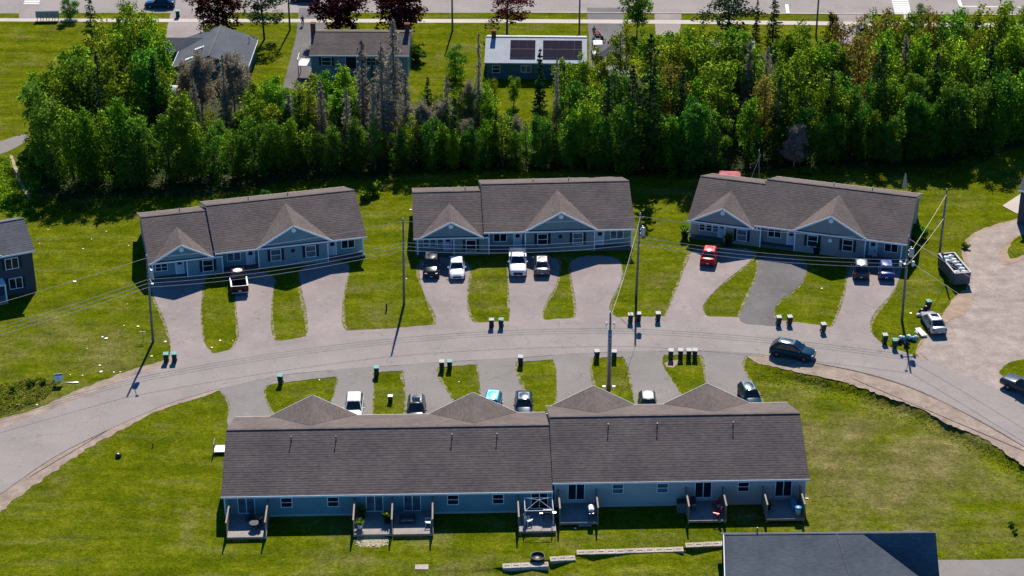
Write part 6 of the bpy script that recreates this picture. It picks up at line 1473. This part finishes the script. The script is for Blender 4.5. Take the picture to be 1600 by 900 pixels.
TV = {
 'leafy': [deciduous(1, 10, 2.1, 1.4, .09, 11), deciduous(2, 10, 2.5, 1.25, .08, 11), deciduous(3, 10, 1.8, 1.55, .09, 12), deciduous(4, 10, 2.3, 1.35, .12, 10), deciduous(5, 10, 2.0, 1.5, .08, 10)],
 'pale': [deciduous(11, 10, 1.8, 1.7, .18, 11, 'leaf2', .8), deciduous(12, 10, 2.0, 1.5, .15, 10, 'leaf2', .75), deciduous(13, 10, 1.5, 1.9, .18, 12, 'leaf2', .7)],
 'deep': [deciduous(21, 10, 2.3, 1.1, .05, 11, 'leaf3', 1.1), deciduous(22, 10, 2.0, 1.2, .05, 11, 'leaf3', 1.1), deciduous(23, 10, 2.6, 1.0, .04, 10, 'leaf3', 1.1)],
 'broad': [deciduous(6, 10, 2.9, 1.15, .16, 10, 'leaf', 1.0, .17), deciduous(7, 10, 3.2, 1.05, .2, 9, 'leaf2', .9, .17), deciduous(8, 10, 2.7, 1.2, .16, 11, 'leaf3', 1.0, .16)],
 'rusty': [deciduous(9, 10, 1.9, 1.5, .18, 10, 'rusty', .6), deciduous(10, 10, 2.3, 1.3, .16, 10, 'rusty', .55)],
 'thin': [deciduous(31, 10, 1.7, 1.3, .2, 10, 'leaf2', .42, .15), deciduous(32, 10, 1.9, 1.3, .2, 10, 'leaf', .42, .15)],
 'spruce': [spruce(41, 12, 2.0), spruce(42, 12, 1.7), spruce(43, 12, 2.3)],
 'slimspruce': [spruce(44, 12, 1.15, 'needle', .30, .9)],
 'dead': [spruce(51, 12, 2.1, 'twig', .06, 1.1, True), spruce(52, 12, 1.7, 'twig', .1, .9, True), spruce(53, 12, 2.4, 'twig', .05, 1.2, True)],
 'bare': [bare_tree(61), bare_tree(62, 9, 3.1), bare_tree(63, 9, 2.3)],
 'maple': [deciduous(71, 10, 3.9, .9, .24, 9, 'maroon', 1.5, .20), deciduous(72, 10, 3.6, .95, .22, 9, 'maroon', 1.5, .20), deciduous(73, 10, 3.2, .95, .28, 8, 'maroon', .7, .18)],
 'pine': [deciduous(81, 10, 3.0, .55, .30, 8, 'pine', .8, .16)],
 'cedar': [deciduous(82, 10, 1.5, 2.0, .03, 9, 'cedar', 1.2, .15)],
 'round': [deciduous(83, 10, 3.2, 1.0, .22, 8, 'leaf3', 1.6, .2)],
 'bush': [bush(91), bush(92, 1.0, 1.4, 'leaf'), bush(93, 1.3, 1.3, 'leaf2'), bush(94, 1.1, 1.2, 'leaf3')],
}
BASEH = dict(spruce=12, slimspruce=12, dead=12, bare=9, bush=1.6)
_proto = {}; TCOUNT = [0]
NAME = dict(broad="broadleaf_tree", rusty="broadleaf_tree", leafy="broadleaf_tree", pale="broadleaf_tree", deep="broadleaf_tree", thin="sapling_tree", spruce="spruce_tree", slimspruce="spruce_tree", dead="dead_spruce", bare="bare_tree", maple="maple_tree", pine="pine_tree", cedar="cedar_tree", round="broadleaf_tree", bush="shrub")
def tree(kind, pxx, pyy, H, label, group, wid=1.0, var=None, cat="tree"):
    i = TCOUNT[0]; TCOUNT[0] += 1; vs_ = TV[kind]; k = (i * 7 + 3) % len(vs_) if var is None else var
    key = (kind, k); p = G(pxx, pyy)
    if key not in _proto:
        o = thing(NAME[kind], label, cat); tb, cr = vs_[k]; link("trunk", tb, o); link("crown", cr, o); _proto[key] = o
    else: o = copy_tree(_proto[key])
    s = H / BASEH.get(kind, 10); o.location = (p.x, p.y, 0); o.scale = (s ** .7 * wid, s ** .7 * wid, s) if kind != 'bush' else (s * wid, s * wid, s); o.rotation_euler = (0, 0, (i * 2.399) % 6.28)
    tag(o, label, cat, group); return o
BELT = "trees of the belt behind the row houses"
# singled-out trees
SPEC_T = [
 ('maple', 342, 62, 9.5, "dark maroon maple behind the grey hip-roofed house", 1.2, 1),
 ('maple', 532, 62, 9.0, "dense maroon maple at the brown-roofed bungalow, the one nearer the walking person", 1.45, 0),
 ('maple', 624, 62, 9.0, "reddish maroon maple at the far end of the brown-roofed bungalow", 1.6, 1),
 ('maple', 792, 56, 7.5, "loose maroon tree with a bare trunk on the lawn behind the solar-roofed house", 1.6, 2),
 ('pine', 413, 62, 9.5, "dark open pine above a tree-shaped shadow on the lawn", 1.25, None),
 ('round', 995, 55, 8.0, "round deep green tree at the edge of the main street", 1.0, None),
 ('pine', 1138, 66, 9.5, "broad layered pine on the lawn by the main street", 1.7, None),
 ('spruce', 1180, 72, 8.0, "dark spruce just beside the broad pine", .8, 0),
 ('spruce', 1207, 66, 9.5, "dark spruce between the broad pine and the stop bar", .9, 2),
 ('cedar', 1299, 84, 7.0, "bronze egg-shaped cedar beside the main street pole", 1.0, None),
 ('deep', 1437, 46, 4.8, "small dense tree next to the crosswalk", .8, 0),
 ('deep', 1258, 80, 4.2, "small deep green tree beside the bronze cedar", .9, 1),
 ('deep', 712, 122, 5.5, "small purplish-green tree on the lawn beside the solar-roofed house", 1.15, 2),
 ('pale', 205, 75, 9.0, "bright tree beside the main street, above the grey hip-roofed house's driveway side", 1.0, 1),
 ('spruce', 146, 72, 9.0, "dark spruce behind the mail cabinets", 1.0, 2),
 ('deep', 110, 30, 4.5, "leafy shrub-like tree just beside the mail cabinets", 1.2, 0),
 ('leafy', 122, 172, 11, "spreading tree with a visible trunk above the park lawn", 1.35, 1),
 ('dead', 618, 216, 18.5, "tallest dead grey spruce, reaching across the brown roof of the bungalow", 1.1, 0),
 ('dead', 570, 225, 16.0, "dead grey spruce in front of the brown-roofed bungalow's wall", 1.25, 1),
 ('dead', 600, 235, 16.5, "dead grey spruce beside the tallest one", 1.2, 2),
 ('dead', 636, 240, 12.5, "shorter dead spruce at the edge of the grey cluster", 1.15, 0),
 ('dead', 586, 252, 12.0, "low dead spruce at the foot of the grey cluster", 1.0, 1),
 ('spruce', 584, 190, 10.0, "young green spruce between the dead grey ones", .75, 1),
 ('spruce', 670, 226, 10.5, "dark spruce with a pointed top, on the lawn side of the grey cluster", .95, 0),
 ('dead', 749, 224, 17.0, "tall thin dead trunk before the corner of the solar-roofed house", .55, 1),
 ('bare', 735, 215, 8.5, "bare grey tree at the foot of the tall thin dead trunk", .8, None),
 ('slimspruce', 843, 222, 14.5, "slim dark spruce in front of the solar panels", .95, None),
 ('dead', 869, 235, 14.0, "thin dead trunk in front of the solar-roofed house, beside the slim spruce", .6, 1),
 ('spruce', 1012, 262, 20.0, "very tall dark spruce by the driveway with the white car", 1.0, 2),
 ('spruce', 985, 262, 15.5, "dark spruce at the shoulder of the very tall one", 1.05, 0),
 ('dead', 1193, 190, 12.0, "dead grey spruce in the middle of the green belt", .9, 0),
 ('bare', 1215, 200, 8.5, "pale bare tree in the middle of the green belt", .9, 1),
 ('bare', 1240, 262, 6.5, "pinkish grey bare thicket behind the taupe-sided row house", 1.1, 0),
 ('bare', 318, 190, 10.5, "bare brownish tree in front of the grey hip-roofed house's gable", 1.05, 1),
 ('bare', 296, 178, 8.5, "bare tree nearest the little white shed roof", .95, 0),
 ('bare', 368, 185, 10.0, "bare grey tree against the teal wall of the grey hip-roofed house", 1.0, 1),
 ('dead', 355, 205, 12.0, "dead spruce with a dark trunk among the bare trees before the grey roof", .8, 1),
 ('dead', 308, 215, 9.5, "small dead spruce among the bare trees before the grey roof", .8, 2),
 ('bare', 385, 172, 7.0, "thin bare tree at the lawn edge of the grey hip-roofed house", .8, 2),
]
for k, x, y, H, lab, w, v in SPEC_T: tree(k, x, y, H, lab, BELT if y > 140 else "trees of the gardens along the main street", w, v)
# belt filler: rows by base position
MARKS = [(60, "the sandy trail"), (130, "the park lawn"), (200, "the blue-sided house's end wall"), (280, "the blue-sided house's small gable"), (330, "the blue-sided house's roof step"), (375, "the red pickup"), (455, "the blue-sided house's wide gable"), (545, "the red porch chairs"), (630, "the plain lawn pole"), (673, "the black crossover"), (715, "the white sedan"), (755, "the sage-sided house's roof step"), (809, "the white pickup"), (877, "the sage-sided house's wide gable"), (930, "the empty pale driveway"), (1000, "the guyed transformer pole"), (1060, "the gap beside the guyed pole"), (1105, "the red car"), (1150, "the red canopy"), (1197, "the taupe-sided house's roof step"), (1245, "the dark driveway"), (1300, "the taupe-sided house's wide gable"), (1346, "the dark pale-roofed crossover"), (1412, "the closed parasol"), (1470, "the bare pole"), (1510, "the dumpster"), (1570, "the concrete path"), (1640, "the frame edge")]
def where(x, y):
    m = min(MARKS, key=lambda q: abs(q[0] - x)); return ("left of" if x < m[0] - 4 else "right of" if x > m[0] + 4 else "above") + " " + m[1], ("front row" if y > 256 else "second row" if y > 236 else "middle row" if y > 205 else "back row" if y > 165 else "rearmost row")
def band(x0, x1, step, ybase, jy, kinds, h0, h1, seed):
    r = np.random.default_rng(seed); x = x0; out = []
    while x <= x1:
        u = (x - x0) / max(1, x1 - x0); yb = ybase(u) if callable(ybase) else ybase
        out.append((str(r.choice(kinds)), x + r.uniform(-.3, .3) * step, yb + r.uniform(-jy, jy), r.uniform(h0, h1))); x += step * r.uniform(.8, 1.2)
    return out
F = []
# open end and left part
F += band(62, 200, 26, lambda u: 268 + 22 * math.sin(u * 3), 6, ['leafy', 'deep', 'leafy'], 9, 12, 1)
F += band(75, 290, 30, lambda u: 225 + 8 * u, 9, ['leafy', 'broad', 'pale', 'spruce', 'leafy'], 10, 13, 2)
F += band(178, 262, 24, 182, 6, ['leafy', 'pale'], 11.5, 14, 3)
F += band(195, 262, 28, 140, 8, ['pale', 'leafy'], 10, 13, 33)
F += band(205, 300, 25, lambda u: 287 - 8 * u, 5, ['deep', 'leafy', 'deep'], 8, 11, 4)
# behind the blue-sided house
F += band(300, 560, 21, lambda u: 281 - 16 * u, 4, ['deep', 'leafy', 'deep', 'thin'], 5.5, 8.5, 5)
F += band(300, 480, 25, lambda u: 248 - 4 * u, 6, ['leafy', 'deep', 'thin', 'pale'], 6, 9, 6)
F += band(395, 560, 30, lambda u: 228 + 6 * u, 9, ['broad', 'pale', 'leafy', 'broad'], 7.5, 10, 7)
F += band(512, 556, 22, 206, 5, ['leafy'], 9, 10.5, 8)
F += band(405, 480, 28, 196, 5, ['pale', 'leafy'], 5.0, 6.5, 80)
# behind the gap and the sage house
F += band(560, 900, 20, lambda u: 266 - 4 * u, 4, ['deep', 'deep', 'leafy', 'thin'], 5, 8, 9)
F += band(640, 900, 28, lambda u: 242, 7, ['broad', 'leafy', 'thin', 'pale', 'bare'], 5, 8, 10)
F += band(690, 770, 25, 218, 6, ['pale', 'leafy', 'thin'], 6.5, 9, 11)
F += band(655, 730, 30, 192, 6, ['pale', 'thin'], 4, 6, 12)
F += band(885, 975, 24, 225, 8, ['leafy', 'pale', 'deep'], 8.5, 11, 13)
F += band(882, 960, 26, 170, 8, ['leafy', 'pale'], 6.5, 8, 14)
F += band(755, 800, 22, 160, 8, ['pale', 'thin'], 3.5, 5, 15)
# right half
F += band(905, 1190, 20, lambda u: 262 + 6 * math.sin(u * 4), 5, ['deep', 'leafy', 'deep'], 7, 11, 16)
F += band(1025, 1240, 27, 232, 9, ['broad', 'leafy', 'leafy', 'rusty'], 9, 12.5, 17)
F += band(1025, 1185, 28, 195, 9, ['leafy', 'pale', 'broad'], 10, 13, 18)
F += band(1020, 1180, 28, 150, 9, ['pale', 'leafy', 'broad'], 8.5, 11, 19)
F += band(975, 1010, 25, 140, 8, ['pale', 'leafy'], 8.5, 10, 190)
F += band(1225, 1300, 24, 165, 8, ['pale', 'leafy'], 8, 10.5, 20)
F += band(1215, 1430, 21, lambda u: 252 - 2 * u, 5, ['deep', 'leafy', 'deep'], 5, 7.5, 21)
F += band(1255, 1600, 27, 226, 10, ['leafy', 'broad', 'deep', 'spruce', 'broad'], 7.5, 10.5, 22)
F += band(1250, 1620, 28, 188, 12, ['leafy', 'pale', 'rusty', 'broad', 'leafy', 'broad'], 9.5, 13, 23)
F += band(1310, 1620, 28, 150, 12, ['pale', 'rusty', 'broad', 'leafy'], 9, 12, 24)
F += band(1350, 1640, 28, 112, 9, ['broad', 'pale', 'rusty', 'broad'], 7, 9.5, 25)
F += band(1430, 1560, 22, lambda u: 250 - 12 * u, 5, ['deep', 'leafy', 'deep'], 7, 9.5, 26)
F += band(1640, 1780, 30, 190, 30, ['leafy', 'deep'], 10, 13, 27)
F += band(-60, 50, 36, 130, 30, ['leafy', 'deep'], 8, 11, 28)[:0]
F += [('spruce', 472, 238, 8.5), ('spruce', 525, 262, 7.5), ('spruce', 655, 258, 8), ('spruce', 712, 252, 9), ('spruce', 775, 256, 7.5), ('spruce', 912, 256, 9.5), ('spruce', 948, 248, 11), ('spruce', 1062, 248, 12), ('spruce', 1085, 258, 9), ('spruce', 1212, 246, 11), ('spruce', 1292, 240, 11), ('spruce', 1368, 216, 12.5), ('spruce', 1452, 222, 12), ('spruce', 1535, 212, 13), ('spruce', 1590, 200, 12), ('spruce', 165, 262, 11), ('spruce', 250, 235, 12.5), ('dead', 455, 245, 9), ('dead', 505, 240, 10.5), ('dead', 545, 250, 10), ('bare', 1302, 176, 8.5), ('bare', 690, 236, 7), ('dead', 1165, 205, 12), ('dead', 1405, 190, 12), ('dead', 700, 232, 10.5)]
KW = dict(broad="round-crowned green tree", rusty="rusty olive tree", spruce="dark spruce", bare="bare grey tree", dead="dead grey spruce", leafy="fresh green leafy tree", pale="yellow-green leafy tree", deep="deep green bushy tree", thin="thin see-through sapling", bush="low bush")
cnt = {}
F = [q for q in F if not (1118 < q[1] < 1166 and q[2] > 212)]
for k, x, y, H in F:
    a, b = where(x, y)
    sz = "tall" if H > 10.5 else "medium" if H > 7.5 else "short"
    wd = random.uniform(.85, 1.0); pre = ""
    lab = "%s %s, %s, %s" % (sz, KW[k], b, a)
    for pre, w2 in (("", wd), ("slender ", .78), ("wide ", 1.22), ("slightly leaning ", wd), ("loose ", 1.08)):
        lab = "%s%s %s, %s, %s" % (pre, sz, KW[k], b, a)
        if lab not in cnt: wd = w2; break
    cnt[lab] = 1
    tree(k, x, y, H * (1.16 if x > 880 or x < 300 else 1.08), lab, BELT, wd * 1.08).rotation_euler[0] += R(4) if "leaning" in lab else 0
# bushes at the front edge and in gardens
for i, (x, y, H, lab) in enumerate(((650, 96, 2.6, "yellow-green bush at the end wall of the brown-roofed bungalow"), (1432, 372, 2.2, "bush at the end wall of the taupe-sided row house"), (572, 310, 1.6, "shrub on the lawn behind the gap of the two row houses"), (583, 305, 2.0, "second shrub on the lawn behind the gap of the two row houses"), (415, 312, 1.3, "low shrub peeking over the ridge of the blue-sided row house"), (1262, 272, 1.4, "low shrub over the ridge of the taupe-sided row house"), (1375, 285, 1.3, "leafy shrub near the closed parasol"), (1586, 832, .6, "small shrub on the wide lawn at the photo's edge"), (1580, 822, .5, "smaller companion of the shrub on the wide lawn"), (48, 602, .8, "bushy clump beside the yard sign"), (68, 598, .7, "second bushy clump beside the yard sign"), (20, 612, .8, "bushy clump by the gravel shoulder at the frame edge"), (60, 262, 2.0, "bush beside the sandy trail"), (40, 250, 1.8, "bush at the bend of the grey path"), (1508, 388, .9, "low bush behind the dumpster"), (930, 128, 3.0, "rounded bush in front of the solar-roofed house's corner"), (905, 133, 3.2, "rounded leafy bush before the solar-roofed house"), (1020, 105, 3.2, "bush at the foot of the hedge driveway"))):
    tree('bush', x, y, H * 1.05, lab, "shrubs around the gardens", 1.0, None, "shrub")

# undergrowth, meadow and ditch grass: nobody could count these blades
def scatter(name, poly, n, size, mat, label, hgt, seed, lift=.0, aspect=1.0, upright=.5):
    r = np.random.default_rng(seed); P = [G(x, y) for x, y in poly]; xs_ = [p.x for p in P]; ys_ = [p.y for p in P]; C = []
    X = r.uniform(min(xs_), max(xs_), n * 4); Y = r.uniform(min(ys_), max(ys_), n * 4); ins = np.zeros(n * 4, bool); m = len(P)
    for i in range(m):
        a, b = P[i], P[(i + 1) % m]; c = ((a.y > Y) != (b.y > Y)) & (X < (b.x - a.x) * (Y - a.y) / (b.y - a.y + 1e-12) + a.x); ins ^= c
    X, Y = X[ins][:n], Y[ins][:n]; nn = len(X); hump = .5 + .5 * np.sin(X * 1.3 + np.sin(Y * 1.7) * 2) * np.cos(Y * 1.1 + X * .4)
    keep = r.uniform(0, 1, nn) < .35 + .65 * hump; X, Y, hump = X[keep], Y[keep], hump[keep]; nn = len(X)
    if upright == .7: X = X + r.normal(0, .5, nn); Y = Y + r.normal(0, .8, nn)
    gz = np.array([ground_z(a, b) for a, b in zip(X, Y)]) if upright == .7 else 0
    C = np.stack([X, Y, r.uniform(.02, 1, nn) * hgt * (.35 + .65 * hump) + lift + gz], 1); N = r.normal(0, .8, (nn, 3)) + np.array([0, .2, 1.1])
    o = link(name, quads_mesh(name, C, N, size, M[mat], r, aspect)); tag(o, label, kind="stuff"); return o
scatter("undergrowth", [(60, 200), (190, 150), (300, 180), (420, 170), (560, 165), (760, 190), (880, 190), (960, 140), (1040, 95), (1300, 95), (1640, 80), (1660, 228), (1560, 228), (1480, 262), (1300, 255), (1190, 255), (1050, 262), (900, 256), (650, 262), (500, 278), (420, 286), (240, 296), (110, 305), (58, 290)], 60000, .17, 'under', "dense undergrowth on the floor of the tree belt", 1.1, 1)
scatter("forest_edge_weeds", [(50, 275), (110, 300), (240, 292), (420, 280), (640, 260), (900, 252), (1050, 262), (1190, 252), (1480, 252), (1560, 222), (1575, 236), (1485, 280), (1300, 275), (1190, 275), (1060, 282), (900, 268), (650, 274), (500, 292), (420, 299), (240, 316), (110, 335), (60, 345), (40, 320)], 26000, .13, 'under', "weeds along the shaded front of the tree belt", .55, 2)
scatter("meadow_grass", [(-40, 252), (16, 246), (24, 272), (40, 305), (56, 330), (40, 352), (0, 330), (-40, 320)], 12000, .13, 'leaf', "rough meadow beside the sandy trail", .55, 3)
scatter("meadow_grass", [(30, 246), (50, 225), (70, 240), (62, 300), (52, 300), (34, 268)], 5000, .13, 'leaf', "rough grass between trail and trees", .6, 4)
scatter("meadow_grass", [(-60, 625), (0, 600), (60, 590), (96, 596), (72, 622), (30, 640), (0, 650), (-60, 670)], 5000, .11, 'tuft', "weedy patch beside the yard sign", .28, 5)
scatter("ditch_grass", [(1172, 572), (1240, 588), (1300, 598), (1400, 629), (1480, 665), (1560, 709), (1640, 753), (1640, 770), (1560, 722), (1470, 676), (1380, 640), (1290, 612), (1220, 600), (1180, 590)], 6000, .10, 'tuft', "coarse grass in the ditch below the gravel shoulder", .16, 6, 0, 1.0, .7)
